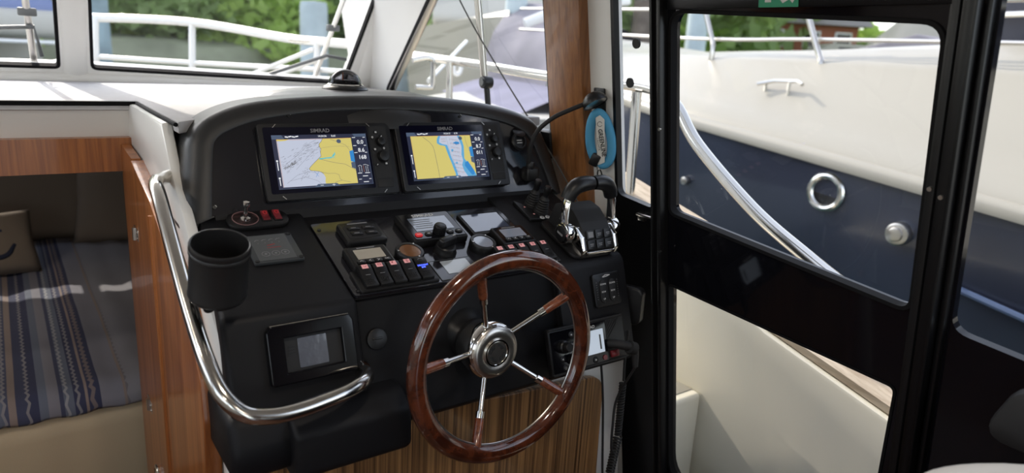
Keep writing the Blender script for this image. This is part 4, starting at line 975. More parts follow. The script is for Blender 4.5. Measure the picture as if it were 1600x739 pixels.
# central body: profile in (y,z), width along x
body = [(-.078, .008), (-.079, .022), (-.060, .046), (-.036, .062), (-.005, .074), (.028, .072), (.050, .056), (.056, .008)]
bm = nb(); prism(bm, rpoly(body, [.002, .004, .01, .02, .02, .02, .01, 0], 5), -.034, .044, b=.007, seg=3, M=YZ, ang=50); obj('body', bm, BLKM, th)
for sx, nm in ((-1, 'left'), (1, 'right')):
    xo = -.040 if sx < 0 else .050
    bm = nb(); b2 = [(-.083, .008), (-.084, .024), (-.064, .044), (-.040, .056), (-.020, .050), (-.012, .030), (-.014, .008)]
    prism(bm, rpoly(b2, [.002, .004, .01, .01, .008, .01, .002], 4), xo-.006, xo+.006, b=.004, seg=3, M=YZ, ang=50); obj('chrome_cheek', bm, CHROME, th)
bm = nb(); box(bm, (.006, -.0835, .016), (.078, .006, .008), .002); obj('chrome_strip', bm, CHROME, th)
# keypad on the sloping front of the body
KM = frame((.005, -.0555, .0515), (1, 0, 0), (0, .79, .61))
KM = frame((.005, -.0690, .0365), (1, 0, 0), (0, .62, .785))
for i in range(3):
    for j in range(2):
        bm = nb(); prism(bm, rrect(-.0105, -.0095, .0105, .0095, .002), 0, .003, b=.001, M=KM @ T(-.024+.024*i, -.008+.021*j, .000)); k = obj('square_key', bm, BLKS, th)
        bm = nb()
        if (i, j) != (0, 1):
            box(bm, (0, .001, .0032), (.010, .0018, .0003), M=KM @ T(-.024+.024*i, -.008+.021*j)); box(bm, (0, -.0025, .0032), (.008, .0014, .0003), M=KM @ T(-.024+.024*i, -.008+.021*j))
        else: box(bm, (0, 0, .0032), (.014, .012, .0002), M=KM @ T(-.024+.024*i, -.008+.021*j))
        obj('key_legend', bm, DINK, k)
# levers
for sx in (-1, 1):
    px = -.060 if sx < 0 else .070
    xt = px-.004*sx
    lv = D.objects.new('lever', None)
    bm = nb(); cyl(bm, (px, -.030, .036), .0235, .020, axis='X', b=.004, seg=40); lev = obj('lever', bm, CHROME, th)
    bm = nb(); cyl(bm, (px+sx*.011, -.030, .036), .0165, .003, axis='X', b=.001, seg=32); 
    obj('pivot_cap', bm, BLKS, lev)
    if sx < 0:
        bm = nb(); text(bm, 'SEASTAR', .006, frame((px-.0128, -.030, .036), (0, -1, .0), (0, 0, 1)), bold=.02, sx=.9); bm.free()
        bm = nb(); box(bm, (px-.0127, -.030, .036), (.0004, .018, .0045)); obj('lettering', bm, DINK, lev)
    # chrome arm, flat bar rising and leaning
    pts = [(px, -.028, .036), (px+.001*sx, -.016, .066), (px-.002*sx, -.006, .094), (px-.010*sx, .000, .110)]
    bm = nb(); tube(bm, pts, lambda s: .0135-.002*s, smooth=5, seg=16, flat=.55, up=(0, 1, 0)); obj('lever_arm', bm, CHROME, lev)
    # grip: leather dark bar from the arm to the middle
    cx0 = .006+.003*sx
    pts = [(px-.004*sx, -.002, .100), (px-.012*sx, .002, .117), (px-.026*sx, .004, .128), (cx0+.018*sx, .004, .132), (cx0, .004, .132)]
    bm = nb(); tube(bm, pts, lambda s: .0150+.0025*math.sin(s*3.1), smooth=6, seg=20, flat=.95, up=(0, 1, 0)); obj('grip', bm, BLKS, lev)
D.objects.remove(lv)

# ================================================================== LAMP, SOCKET
t = thing('chart_lamp', 'black gooseneck chart lamp rising from the right end of the hood', 'lamp', T(.985, 1.285, -.27)); LI2 = T(-.985, -1.285, .27)
bm = nb(); box(bm, (.990, 1.280, -.270), (.034, .030, .034), .006, 3, M=None); cyl(bm, (.985, 1.275, -.250), .010, .018, seg=20, b=.002); obj('base', bm, BLKS, t, LI2)
bm = nb(); pts = catmull([(.983, 1.275, -.255), (.976, 1.27, -.228), (.974, 1.262, -.198), (.982, 1.250, -.165), (1.004, 1.226, -.134), (1.035, 1.205, -.114), (1.062, 1.190, -.100)], 10)
tube(bm, pts, .0052, seg=12); 
obj('gooseneck', bm, BLKM, t, LI2)
HM = T(1.074, 1.180, -.0885) @ Vector((-.25, .1, -1)).to_track_quat('-Z', 'Y').to_matrix().to_4x4()
HM = T(1.078, 1.178, -.0905) @ Vector((.15, -.55, -.8)).to_track_quat('-Z', 'Y').to_matrix().to_4x4() @ Matrix.Diagonal((1.08, 1.08, .85, 1))
bm = nb(); lathe(bm, [(.0265, -.012), (.0270, -.006), (.0245, .004), (.0195, .012), (.0125, .018), (.005, .0205), (.0, .021)], 40, M=HM, cap=False); lathe(bm, [(.0265, -.012), (.0245, -.0115), (.020, -.004), (.0, .002)], 40, M=HM, cap=False); obj('lamp_head', bm, BLKS, t, LI2)
bm = nb(); lathe(bm, [(.0235, -.0105), (.012, -.0115), (.0, -.0115)], 32, M=HM, cap=False); obj('lens', bm, BRUSH, t, LI2)

t = thing('power_socket', 'round black power socket with an open cap at the right of the hood face', 'socket', FS(.982, -.045, .001))
bm = nb(); lathe(bm, [(.021, 0), (.0215, .005), (.018, .008), (.014, .008), (.0135, .003), (.0, .003)], 36); obj('socket_body', bm, BLKS, t)
bm = nb(); cyl(bm, (.004, .016, .014), .0165, .005, seg=30, b=.0015, M=Matrix.Rotation(R(-35), 4, 'X')); obj('flip_cap', bm, BLKS, t)
bm = nb(); box(bm, (0, .002, .0045), (.014, .0018, .002)); box(bm, (0, -.004, .0045), (.014, .0018, .002)); obj('usb_ports', bm, INK, t)

# ================================================================== HANGING KEY FLOAT AND HOOK
bm = nb(); box(bm, (-1.192, -.098, .006), (.036, .068, .006), .003, M=FW(0, 0)); tube(bm, [(-1.192, -.088, .008), (-1.192, -.088, .022), (-1.192, -.082, .026)], .0035, smooth=3, seg=8, M=FW(0, 0))
tag(obj('wall_hook', bm, BLKS), 'black wall hook plate behind the chart lamp head', 'hook')
FLM = FW(1.174, -.176, .024) @ Matrix.Rotation(R(38), 4, 'Y') @ Matrix.Rotation(R(4), 4, 'Z')
fl = thing('key_float', 'blue foam key float with a grey lettered strap hanging from the wall hook', 'key float', FLM)
bm = nb(); lp = []
for k in range(40):
    a = 2*math.pi*k/40; x = .0245*math.cos(a)*(1-.12*math.sin(a)); y = .060*math.sin(a); lp.append((x, y, .0))
tube(bm, lp, .0095, seg=14, closed=True, flat=1.15, up=(0, 0, 1)); obj('foam_loop', bm, BLUEF, fl)
bm = nb(); prism(bm, rpoly([(-.011, -.058), (.006, -.052), (.0155, .046), (.006, .057), (-.004, .052)], .003), .010, .0125, b=.0005); q = obj('strap_panel', bm, TAGW, fl)
bm = nb(); text(bm, 'GREENLINE', .0135, T(.0045, -.006, .0128) @ Matrix.Rotation(R(-87), 4, 'Z'), bold=.03, sx=.92)
text(bm, 'YACHTS', .0062, T(-.0040, -.008, .0128) @ Matrix.Rotation(R(-87), 4, 'Z'), sx=1.3); tube(bm, [(.004+.0055*math.cos(a*.45+.3), .037+.0055*math.sin(a*.45+.3), .0128) for a in range(13)], .0006, seg=5); obj('lettering', bm, BINK, q)
bm = nb(); box(bm, (.010, -.047, .004), (.022, .030, .022), .004, M=Matrix.Rotation(R(-32), 4, 'Z')); obj('clip', bm, BLKS, fl)
bm = nb(); cyl(bm, (-.012, -.064, .004), .004, .012, axis='Y', seg=12); obj('clip_ring', bm, BRUSH, fl)
bm = nb(); tube(bm, [(-.010+.005*math.cos(k*.52), -.083+.013*math.sin(k*.52), .004) for k in range(12)], .0018, seg=6, closed=True); obj('cord_loop', bm, BLKM, fl)

# cord across the pillar, stay in the side window
bm = nb(); tube(bm, [(1.035, 1.86, .30), (1.065, 1.72, .11), (1.09, 1.56, -.055), (1.095, 1.42, -.17), (1.098, 1.31, -.26), (1.095, 1.20, -.355)], .0022, smooth=6, seg=6); tag(obj('blind_cord', bm, ROPE), 'thin dark cord running slantwise across the wooden pillar', 'cord')
t = thing('window_stay', 'grey stay post with black clamp standing at the foot of the side window', 'stay', T(1.11, 1.66, -.2)); WI = T(-1.11, -1.66, .2)
bm = nb(); tube(bm, [(1.125, 1.655, -.21), (1.112, 1.662, -.09)], .009, seg=14, flat=.7); obj('lower_rod', bm, BLKS, t, WI)
bm = nb(); cyl(bm, (1.108, 1.658, -.082), .017, .030, axis='X', seg=28, b=.003, M=None); cyl(bm, (1.092, 1.656, -.082), .010, .006, axis='X', seg=20, mi=1); obj('clamp', bm, [BLKS, GREYP], t, WI)
bm = nb(); tube(bm, [(1.108, 1.668, -.075), (1.085, 1.675, .10), (1.06, 1.68, .26)], .011, seg=14, flat=.8); obj('upper_post', bm, BRUSH, t, WI)

# ================================================================== SEAT AT THE RIGHT EDGE
t = thing('bench', 'pale upholstered seat back with dark base at the bottom right', 'seat', T(1.0, .1, FLOOR))
SI = T(-1.0, -.1, -FLOOR-.048)
bm = nb(); tube(bm, [(.60, .20, -.470), (.78, .262, -.462), (.90, .268, -.462), (1.02, .19, -.466), (1.08, .0, -.47), (1.09, -.4, -.47)], .055, smooth=6, seg=20, flat=.8); obj('top_cushion', bm, SEATV, t, SI)
bm = nb(); prism(bm, rpoly([(.60, .22), (.80, .285), (.92, .285), (1.05, .20), (1.10, 0), (1.10, -.5), (.60, -.5)], .03), -1.395, -.49, b=.01); obj('seat_base', bm, BLKM, t, SI)
t = thing('dark_cover', 'dark curved seat cover standing behind the pale seat back', 'cover', T(1.2, .2, -.5))
bm = nb(); prism(bm, rpoly([(.235, -.50), (.330, -.50), (.30, -.42), (.235, -.375), (.12, -.34), (-.3, -.33), (-.3, -.50)], .03), 1.105, 1.145, b=.012, M=YZ); obj('cover_shell', bm, BLKM, t, T(-1.2, -.2, .5))

# ================================================================== OWN BOAT OUTSIDE
bul = [(2.4, -.30), (1.6, -.375), (1.26, -.46), (.92, -.628), (.57, -.718), (.25, -.77), (-1.2, -.76)]
bm = nb()
prism(bm, bul+[(-1.2, -1.6), (2.4, -1.6)], 1.47, 1.52, b=.01, M=YZ)
struct('wall_bulwark', bm, CREAM, 'cream inner face of the side deck bulwark outside the door', 'bulwark')
bm = nb()
for a, b_ in zip(bul, bul[1:]):
    t_ = nb(); vs = [t_.verts.new(p) for p in ((1.485, a[0], a[1]+.004), (1.635, a[0], a[1]+.004), (1.635, b_[0], b_[1]+.004), (1.485, b_[0], b_[1]+.004), (1.485, a[0], a[1]+.022), (1.635, a[0], a[1]+.022), (1.635, b_[0], b_[1]+.022), (1.485, b_[0], b_[1]+.022))]
    for f in ((0, 1, 2, 3), (4, 7, 6, 5), (0, 4, 5, 1), (1, 5, 6, 2), (2, 6, 7, 3), (3, 7, 4, 0)): t_.faces.new([vs[k] for k in f])
    bmesh.ops.recalc_face_normals(t_, faces=t_.faces); merge(bm, t_)
struct('trim_9', bm, TDECK, 'weathered teak capping of the bulwark', 'trim')
bm = nb(); box(bm, (1.38, .4, -1.50), (.60, 4.0, .05)); struct('floor_sidedeck', bm, CREAM, 'cream side deck outside the sliding door', 'deck')
bm = nb(); prism(bm, [(1.262, -.862), (1.468, -.862), (1.468, -1.474), (1.362, -1.474)], -1.9, -1.072, b=.012, seg=3, M=Matrix(((1, 0, 0, 0), (0, 0, -1, 0), (0, 1, 0, 0), (0, 0, 0, 1)))); tag(obj('deck_step', bm, CREAM), 'cream moulded step outside the door at the foot of the bulwark', 'step')
bm = nb(); box(bm, (1.40, 1.20, -.8605), (.12, .20, .002), .0008); tag(obj('step_pad', bm, NWHITE), 'pale tread pad on the cream step', 'pad')

rail = thing('side_rail', 'polished stainless guard rail outside, curving down past the sliding door', 'rail', T(1.45, 1.4, -.4)); RI = T(-1.45, -1.4, .4)
bm = nb(); tube(bm, [(1.20, 3.55, .006), (1.30, 3.0, -.003), (1.345, 2.75, -.022), (1.40, 2.2, -.045), (1.455, 1.8, -.066), (1.495, 1.55, -.068), (1.50, 1.40, -.074), (1.49, 1.30, -.110), (1.48, 1.20, -.205), (1.47, 1.0, -.335), (1.46, .83, -.412), (1.45, .70, -.462), (1.46, .56, -.525), (1.49, .45, -.60), (1.52, .40, -.70)], .0165, smooth=7, seg=18); obj('top_tube', bm, STEEL, rail, RI)
bm = nb(); tube(bm, [(1.488, 1.448, -.085), (1.515, 1.46, -.41)], .0145, seg=16); obj('post', bm, STEEL, rail, RI)
bm = nb(); tube(bm, [(1.37, 2.30, -.045), (1.38, 2.31, -.28)], .013, seg=12); obj('post', bm, STEEL, rail, RI)
bow = thing('bow_rail', 'white looking bow rail ahead of the starboard windshield pane', 'rail', T(.9, 4.2, -.2)); OI = T(-.9, -4.2, .2)
bm = nb(); tube(bm, [(.452, 4.6, -.24), (.47, 4.6, .03), (.50, 4.6, .057), (.886, 4.2, .062), (1.187, 3.6, .010), (1.25, 3.3, .001), (1.30, 3.0, -.003)], .022, smooth=6, seg=12); obj('top_tube', bm, RWHITE, bow, OI)
for p0, p1, r_ in (((.886, 4.2, .06), (.871, 4.2, -.23), .018), ((1.240, 3.3, .0), (1.236, 3.3, -.24), .016)):
    bm = nb(); tube(bm, [p0, p1], r_, seg=12); obj('post', bm, RWHITE, bow, OI)
bm = nb(); tube(bm, [(.46, 4.6, -.150), (.88, 4.2, -.15), (1.20, 3.55, -.135), (1.297, 3.1, -.125)], .012, smooth=4, seg=10); obj('lower_tube', bm, RWHITE, bow, OI)
for p0, p1 in (((1.03, 3.9, -.22), (1.223, 3.3, -.035)), ((1.08, 3.7, -.22), (1.25, 3.2, -.06))):
    bm = nb(); tube(bm, [p0, p1], .011, seg=10); obj('brace', bm, RWHITE, bow, OI)
bm = nb(); prism(bm, rrect(-.17, -.10, .17, .10, .09), 0, .045, b=.02, seg=3); tag(obj('deck_cushion', bm, NWHITE, None, T(.60, 4.35, ZD)), 'low white rounded pad on the foredeck behind the bow rail', 'pad')
bm = nb(); tube(bm, [(1.105, 2.2, -.045), (1.15, 2.2, -.035), (1.18, 2.2, -.036), (1.19, 2.2, -.05), (1.19, 2.2, -.13), (1.18, 2.2, -.14), (1.12, 2.2, -.14)], .010, smooth=4, seg=10, M=T(.12, .12, 0)); tag(obj('handhold', bm, STEEL), 'steel U shaped handle outside the raked side window', 'handle')

def wiper(label, a, b_, blade):
    t = thing('wiper', label, 'wiper', T(*a)); WI_ = T(*[-k for k in a])
    bm = nb(); tube(bm, [a, b_], .009, seg=10, flat=.7); obj('wiper_arm', bm, BRUSH, t, WI_)
    bm = nb(); tube(bm, blade, .006, seg=8); obj('wiper_blade', bm, GREYP, t, WI_)
    m_ = Vector(a).lerp(Vector(b_), .45); bm = nb(); box(bm, m_, (.045, .02, .022), .004); obj('wiper_clip', bm, GREYP, t, WI_)
wiper('wiper crossing the centre windshield pane at the far left', (.095, 2.50, -.135), (.078, 2.33, .24), [(-.25, 2.42, -.035), (.10, 2.43, -.005), (.112, 2.45, -.085)])
wiper('wiper leaning up the starboard windshield pane beside the corner pillar', (.93, 2.52, -.14), (1.02, 2.32, .28), [(.76, 2.50, -.12), (.95, 2.44, -.045), (1.02, 2.43, -.055)])

# ================================================================== NEIGHBOUR BOAT
nbb = thing('white_motorboat', 'large white motorboat with navy hull moored alongside beyond the sliding door', 'boat', T(5, 2, -2)); NI = T(-5, -2, 2)
def zs(y): return -.47+(y-.91)*.108
def xs(y): return 3.0+2.05*(max(0, y-2.6)/3.2)**1.7
def h1(y): return max(.15, min(.72, .17+(4-y)*.18))
def W2(y): return max(.03, 5.08-xs(y))
ys = [-4+.4*k for k in range(17)]+[2.6+.16*k for k in range(21)]
def sect(y, kind):
    z, x, h, w_ = zs(y), xs(y), h1(y), W2(y)
    if kind == 'hull': P = [(x+.55, -2.35), (x+.28, -1.6), (x+.12, -1.1), (x+.03, -.8 if z > -.7 else -.9), (x+.0, z-.03)]
    if kind == 'rail': P = [(x+.0, z-.03), (x-.025, z-.025), (x-.03, z+.01), (x-.01, z+.03), (x+.03, z+.035)]
    if kind == 'deck': P = [(x+.03, z+.035), (x+.05, z+.06), (x+.2*w_/2.2, z+.10), (x+.35*w_/2.2, z+.10+.12*h), (x+.62*w_/2.2, z+.10+.55*h), (x+.9*w_/2.2, z+.05+.82*h), (x+1.4*w_/2.2, z+h), (x+w_, z+h+.03)]
    n = [(a, y, b_) for a, b_ in P]
    return n
for kind, m_ in (('hull', NAVY), ('rail', NWHITE), ('deck', NWHITE)):
    bm = nb(); A = [sect(y, kind) for y in ys]; loft(bm, A, closed=False)
    Bm = [[(2*(xs(y)+W2(y))-p[0], p[1], p[2]) for p in sect(y, kind)] for y in ys]; loft(bm, Bm, closed=False)
    obj({'hull': 'hull', 'rail': 'rub_rail', 'deck': 'deck'}[kind], bm, m_, nbb, NI, 60)
bm = nb(); tube(bm, [(3.06, -3, -1.2), (3.03, .0, -1.0), (3.02, .6, -.89), (3.01, 1.1, -.797)], .014, smooth=4, seg=8); obj('blue_stripe', bm, mat('stripe_blue', (.10, .14, .24), .3), nbb, NI)
def onhull(y, z): return xs(y)+.03
bm = nb(); tube(bm, [(3.0, 1.681+.075*math.cos(k*.2618), -.526+.075*math.sin(k*.2618)) for k in range(24)], .017, seg=10, closed=True); obj('hawse_ring', bm, STEEL, nbb, NI)
bm = nb(); cyl(bm, (3.02, 1.681, -.526), .062, .02, axis='X'); obj('hawse_hole', bm, BLKM, nbb, NI)
bm = nb(); cyl(bm, (2.995, 1.33, -.636), .05, .05, axis='X', seg=28, b=.012); cyl(bm, (2.965, 1.33, -.636), .03, .02, axis='X', seg=20, b=.006); obj('hull_fitting', bm, BRUSH, nbb, NI)
for y, z in ((2.49, -.618), (2.72, -.49)):
    bm = nb(); cyl(bm, (3.0, y, z), .022, .03, axis='X', seg=18, b=.004); obj('hull_fitting', bm, BRUSH, nbb, NI)
# stanchions and guard wires
for (y, lean) in ((4.6, -.25), (2.90, -.24), (1.55+.62, .0)):
    x = 3.6+max(0, y-3.2)*.3; z = zs(y)+.10+.45*h1(y)*.8
    if y < 2.5: z = -.085
    bm = nb(); tube(bm, [(x, y, z), (x, y, z+.13), (x+.03, y+.05, z+.20), (x+.10, y+.30, z+.62)], .016, smooth=3, seg=10); obj('stanchion', bm, BRUSH, nbb, NI)
    bm = nb(); cyl(bm, (x, y, z+.004), .035, .02, seg=20, b=.004); obj('stanchion_base', bm, BRUSH, nbb, NI)
for dz in (.22, .40, .60):
    bm = nb(); tube(bm, [(3.95, 5.4, .0+dz), (3.68, 3.1, -.06+dz), (3.68, 2.3, -.05+dz), (3.62, 1.1, -.05+dz), (3.6, -.5, -.05+dz)], .010 if dz < .5 else .016, smooth=4, seg=8); obj('guard_wire', bm, BRUSH, nbb, NI)
bm = nb(); tube(bm, [(3.35, 2.37, -.085), (3.40, 2.30, -.062), (3.40, 2.16, -.055), (3.35, 2.10, -.07)], .010, seg=8)
for y in (2.34, 2.20): cyl(bm, (3.39, y, -.10), .010, .08, seg=10)
obj('mooring_cleat', bm, STEEL, nbb, NI)
bm = nb(); prism(bm, rpoly([(1.75, .10), (1.62, .55), (1.35, 1.3), (-3, 1.4), (-3, .0), (1.7, .0)], .05), 4.35, 7.0, b=.05, M=YZ); obj('canvas_cover', bm, CAND, nbb, NI)
bm = nb(); tube(bm, [(4.30, 1.68, .34), (4.28, .9, .36), (4.25, -1.0, .36)], .018, seg=10); tube(bm, [(4.30, 1.7, -.07), (4.25, -1, -.06)], .012, seg=8); obj('cover_tube', bm, STEEL, nbb, NI)

# ================================================================== OTHER BOATS SEEN AHEAD
def hullmesh(bm, L_, B_, zk, z0, z1, M, mi=0, deck=True):
    loops = []
    for k in range(17):
        s = k/16; y = -L_/2+L_*s; wd = B_/2*min(1, (max(0, 1-s)*2.1)**.62); sh = z0+(z1-z0)*s*s
        loops.append([(-wd, y, sh), (-wd*.9, y, (sh+zk)/2), (-wd*.45, y, zk), (wd*.45, y, zk), (wd*.9, y, (sh+zk)/2), (wd, y, sh), (wd*.5, y, sh+.06), (-wd*.5, y, sh+.06)])
    loft(bm, loops, cap0=True, cap1=True, mi=mi, M=M)
# pale sailboat with blue cover seen in the centre pane
t = thing('pale_yacht', 'pale yacht with a blue canvas cover ahead of the centre windshield pane', 'boat', T(-.7, 9.6, -2)); t2i = T(.7, -9.6, 2)
BM = T(-4.0, 10.6, 0) @ Matrix.Rotation(R(-88), 4, 'Z')
bm = nb(); hullmesh(bm, 9, 3.0, -2.3, -.22, .0, BM); obj('hull', bm, HULLG, t, t2i)
bm = nb(); box(bm, (-1.1, 9.9, .02), (3.6, 1.3, .30), .10, 4); obj('cabin', bm, HULLG, t, t2i)
bm = nb(); prism(bm, rpoly([(-2.9, .14), (.62, .14), (.55, .30), (-.2, .48), (-2.7, .50)], .06), 9.3, 10.8, b=.05, M=Matrix(((1, 0, 0, 0), (0, 0, 1, 0), (0, 1, 0, 0), (0, 0, 0, 1)))); obj('canvas_cover', bm, CANB, t, t2i)
bm = nb(); tube(bm, [(-3, 9.05, -.18), (.9, 9.0, -.17)], .02, seg=8); obj('gunwale', bm, RWHITE, t, t2i)
# white cruiser beyond the side window
t = thing('white_cruiser', 'white cruiser bow seen through the raked side window', 'boat', T(6.6, 9.6, -2)); ti = T(-6.6, -9.6, 2)
BM = T(6.9, 10.4, 0) @ Matrix.Rotation(R(-30), 4, 'Z')
bm = nb(); hullmesh(bm, 8, 2.8, -2.3, .20, .42, BM @ Matrix.Rotation(R(180), 4, 'Z')); obj('hull', bm, NWHITE, t, ti)
bm = nb(); prism(bm, rpoly([(-1.9, 0), (1.9, 0), (1.2, .75), (-1.6, .8)], .15), -.9, .9, b=.08, M=BM @ T(0, 0, .35) @ YZ); obj('cabin', bm, HULLG, t, ti)
# grey covered boat right of the piling
t = thing('covered_boat', 'boat under a wrinkled grey canvas cover just left of the wooden pillar', 'boat', T(5.4, 6.6, -2)); ti = T(-5.4, -6.6, 2)
bm = nb(); loops = []
for k in range(25):
    s = k/24; y = 5.7+1.3*s; loop = []
    for j in range(15):
        a = math.pi*j/14; x = 5.35-.85*math.cos(a)*(1-.1*s); z = -.9+(1.25+.25*s)*math.sin(a)**.6+.05*noise(Vector((x*3, y*3, a)))
        loop.append((x, y, z))
    loops.append(loop)
loft(bm, loops, closed=False); obj('canvas_cover', bm, CANG, t, ti, 80)
bm = nb(); hullmesh(bm, 2.6, 1.7, -2.3, -.9, -.7, T(5.35, 6.4, 0)); obj('hull', bm, CANP, t, ti)
bm = nb(); tube(bm, [(4.15, 5.6, .28), (4.6, 5.5, .46), (5.4, 5.5, .60)], .05, smooth=4, seg=10, flat=.6); obj('white_tube', bm, RWHITE, t, ti)
t = thing('violet_tender', 'low tender under a violet blue cover at the foot of the side window', 'boat', T(3.6, 5.2, -2)); ti = T(-3.6, -5.2, 2)
bm = nb(); hullmesh(bm, 3.6, 1.6, -2.2, -.50, -.40, T(3.9, 5.6, 0) @ Matrix.Rotation(R(-35), 4, 'Z')); obj('hull', bm, HULLG, t, ti)
bm = nb(); loops = []
for k in range(13):
    s = k/12; y = 4.3+2.4*s; loops.append([(3.2+.7*s+1.5*j/10*.9, y, -.44+.16*math.sin(math.pi*j/10)+.02*noise(Vector((j, k, 0)))) for j in range(11)])
loft(bm, loops, closed=False); obj('canvas_cover', bm, CANP, t, ti, 80)
bm = nb(); tube(bm, [(3.05+.035*math.cos(k*.39), 5.0, -.14+.050*math.sin(k*.39)) for k in range(16)], .018, seg=10, closed=True); tag(obj('life_ring', bm, RWHITE), 'white life ring hanging beyond the raked side window', 'life ring')
bm = nb(); tube(bm, [(1.45, 2.6, -.13), (2.0, 3.2, .046)], .010, seg=10); tag(obj('boat_pole', bm, RWHITE), 'white pole slanting up behind the guard rail', 'pole')
# pilings
def piling(name, x, y, r_, z1, label, m_=PILE):
    bm = nb(); lathe(bm, [(r_*1.05, -3), (r_, -1), (r_*.98, z1-.1), (r_*.9, z1), (.0, z1+.02)], 20); o = obj(name, bm, m_, None, T(x, y, 0)); return tag(o, label, 'piling', 'mooring pilings')
piling('piling', 5.05, 7.0, .13, 1.6, 'tall pale mooring piling seen through the side window left of the wooden pillar')
piling('piling', 5.20, 14.0, .27, .75, 'pale grey piling behind the bow rail in the starboard pane')
piling('piling', 7.55, 15.0, .27, .80, 'pale piling at the right end of the starboard pane against the pillar')
piling('piling', .95, 9.4, .16, 1.6, 'weathered blue grey piling right of the white mullion', mat('blue_grey_pile', (.25, .33, .36), .8, var=.4, vscale=2))
piling('piling', 12.2, 10.3, .22, 1.4, 'pale blue piling behind the neighbouring deck below the escape sticker')
piling('piling', 16.4, 15.9, .42, 2.6, 'brown trunk like piling at the left of the sliding door pane', BARK)

# ================================================================== SHORE
bm = nb(); box(bm, (0, 60, -2.15), (300, 300, .05)); struct('floor_water', bm, WATER, 'harbour water', 'water')
bm = nb(); box(bm, (0, 9.5+.0, -1.75), (.01, .01, .01)); bm.free()
def bank(x, y): 
    d = max(0, (y-20))+max(0, (x-16)*.9); return -2.4+min(1.75, d*.7)+max(0, d-3)*.02+.12*noise(Vector((x*.3, y*.3, 0)))
bm = nb(); t_ = nb(); N = 70; G = [[t_.verts.new((-30+100*i/N, -10+90*j/N, bank(-30+100*i/N, -10+90*j/N))) for j in range(N+1)] for i in range(N+1)]
for i in range(N):
    for j in range(N): t_.faces.new((G[i][j], G[i+1][j], G[i+1][j+1], G[i][j+1]))
merge(bm, t_); struct('floor_bank', bm, GRASS, 'grassy shore beyond the moorings', 'shore', ang=80)
bm = nb(); loops = []
for k in range(40):
    x = -20+1.3*k; loops.append([(x, 20.6, -2.3), (x, 20.6+.2*noise(Vector((x, 0, 0))), -1.2), (x, 21.0, -.30+.2*noise(Vector((x*.5, 2, 0)))), (x, 22.5, -.1), (x, 24, -.6)])
loft(bm, loops, closed=False); tag(obj('reed_bank', bm, REED, None, None, 80), 'grey green reed bank along the shore', 'reeds', kind='stuff')
def leafy(name, r_, rz, n, mats_, trunk, seed, leaf=.16):
    rs = random.Random(seed); t_ = nb()
    blobs = [(Vector((rs.gauss(0, .42)*r_, rs.gauss(0, .42)*r_, rs.uniform(-.6, .75)*rz)), rs.uniform(.35, .6)) for _ in range(16)]
    for k in range(n):
        c, s = rs.choice(blobs); d = Vector((rs.gauss(0, 1), rs.gauss(0, 1), rs.gauss(0, 1))).normalized()
        p = c+Vector((d.x*r_*s, d.y*r_*s, d.z*rz*s*.8))*rs.uniform(.75, 1.05)
        a = Vector((rs.gauss(0, 1), rs.gauss(0, 1), rs.gauss(0, 1))).normalized(); b_ = a.cross(d+Vector((.01, 0, 0))).normalized(); L_ = leaf*rs.uniform(.7, 1.4)
        t_.faces.new([t_.verts.new(p+q) for q in (a*L_, b_*L_*.55, -a*L_, -b_*L_*.55)])
    bm = nb(); merge(bm, t_); me = D.meshes.new(name); bm.to_mesh(me); bm.free(); me.materials.append(mats_); return me
ME_T = [leafy('crown', 2.4, 2.4, 4200, LEAF, 0, 1, .20), leafy('crown', 2.2, 2.8, 4200, LEAFD, 0, 2, .20), leafy('crown', 2.6, 1.9, 4200, LEAF, 0, 3, .20)]
ME_B = [leafy('bush', 1.3, .9, 1500, LEAFD, 0, 4, .14), leafy('bush', 1.4, .8, 1500, LEAF, 0, 5, .14)]
bm = nb(); tube(bm, [(0, 0, -4.2), (.05, 0, -2), (0, .05, 0), (.1, 0, 1)], lambda s: .22-.14*s, smooth=3, seg=10)
for a in range(4): tube(bm, [(0, 0, -1.2), (math.cos(a*1.6)*.8, math.sin(a*1.6)*.8, .6)], lambda s: .09-.05*s, seg=8)
METR = D.meshes.new('trunk'); bm.to_mesh(METR); bm.free(); METR.materials.append(BARK)
TREES = [(-7, 27, 1.6, 0, 'tree farthest left'), (-2.5, 25, 1.8, 2, 'bright tree behind the pale yacht'), (2.2, 27, 2.0, 1, 'dark tree right of the white mullion'), (5.5, 25, 1.5, 0, 'tree above the bow rail left part'), (9, 27, 2.1, 2, 'bright green tree over the middle of the bow rail'), (12.5, 24.5, 1.7, 0, 'tree behind the grey piling'), (15.5, 25.5, 2.0, 1, 'dark tree beside the corner pillar'), (18.5, 23, 1.9, 2, 'tree beyond the white cruiser'), (21.5, 20, 1.9, 1, 'dark tree above the covered boat'), (23.5, 20.8, 1.7, 0, 'tree at the left of the narrow fixed window'), (28, 22, 2.2, 1, 'dark tree seen above the neighbouring bow'), (33, 24, 1.8, 2, 'tree left of the shore house'), (34, 12, 1.5, 0, 'bright tree right of the shore house'), (36, 8.5, 1.8, 2, 'tree behind the white tent'), (6.5, 42, 2.6, 1, 'far dark tree behind the shoreline'), (14, 41, 2.8, 0, 'far tall tree behind the bright tree'), (-2, 42, 2.8, 1, 'far dark tree behind the mullion'), (23, 36, 2.8, 1, 'far dark tree behind the cruiser')]
for x, y, s, k, lab in TREES:
    t = thing('tree', 'leafy '+lab+' on the shore', 'tree', T(x, y, -.6+2.6*s*.6) @ Matrix.Rotation(R(x*37), 4, 'Z') @ Matrix.Scale(s, 4), 'trees along the shore')
    c = D.objects.new('crown', ME_T[k]); COL.objects.link(c); c.parent = t
    c = D.objects.new('trunk', METR); COL.objects.link(c); c.parent = t; c.matrix_local = T(0, 0, 1.0) @ Matrix.Scale(.7, 4)
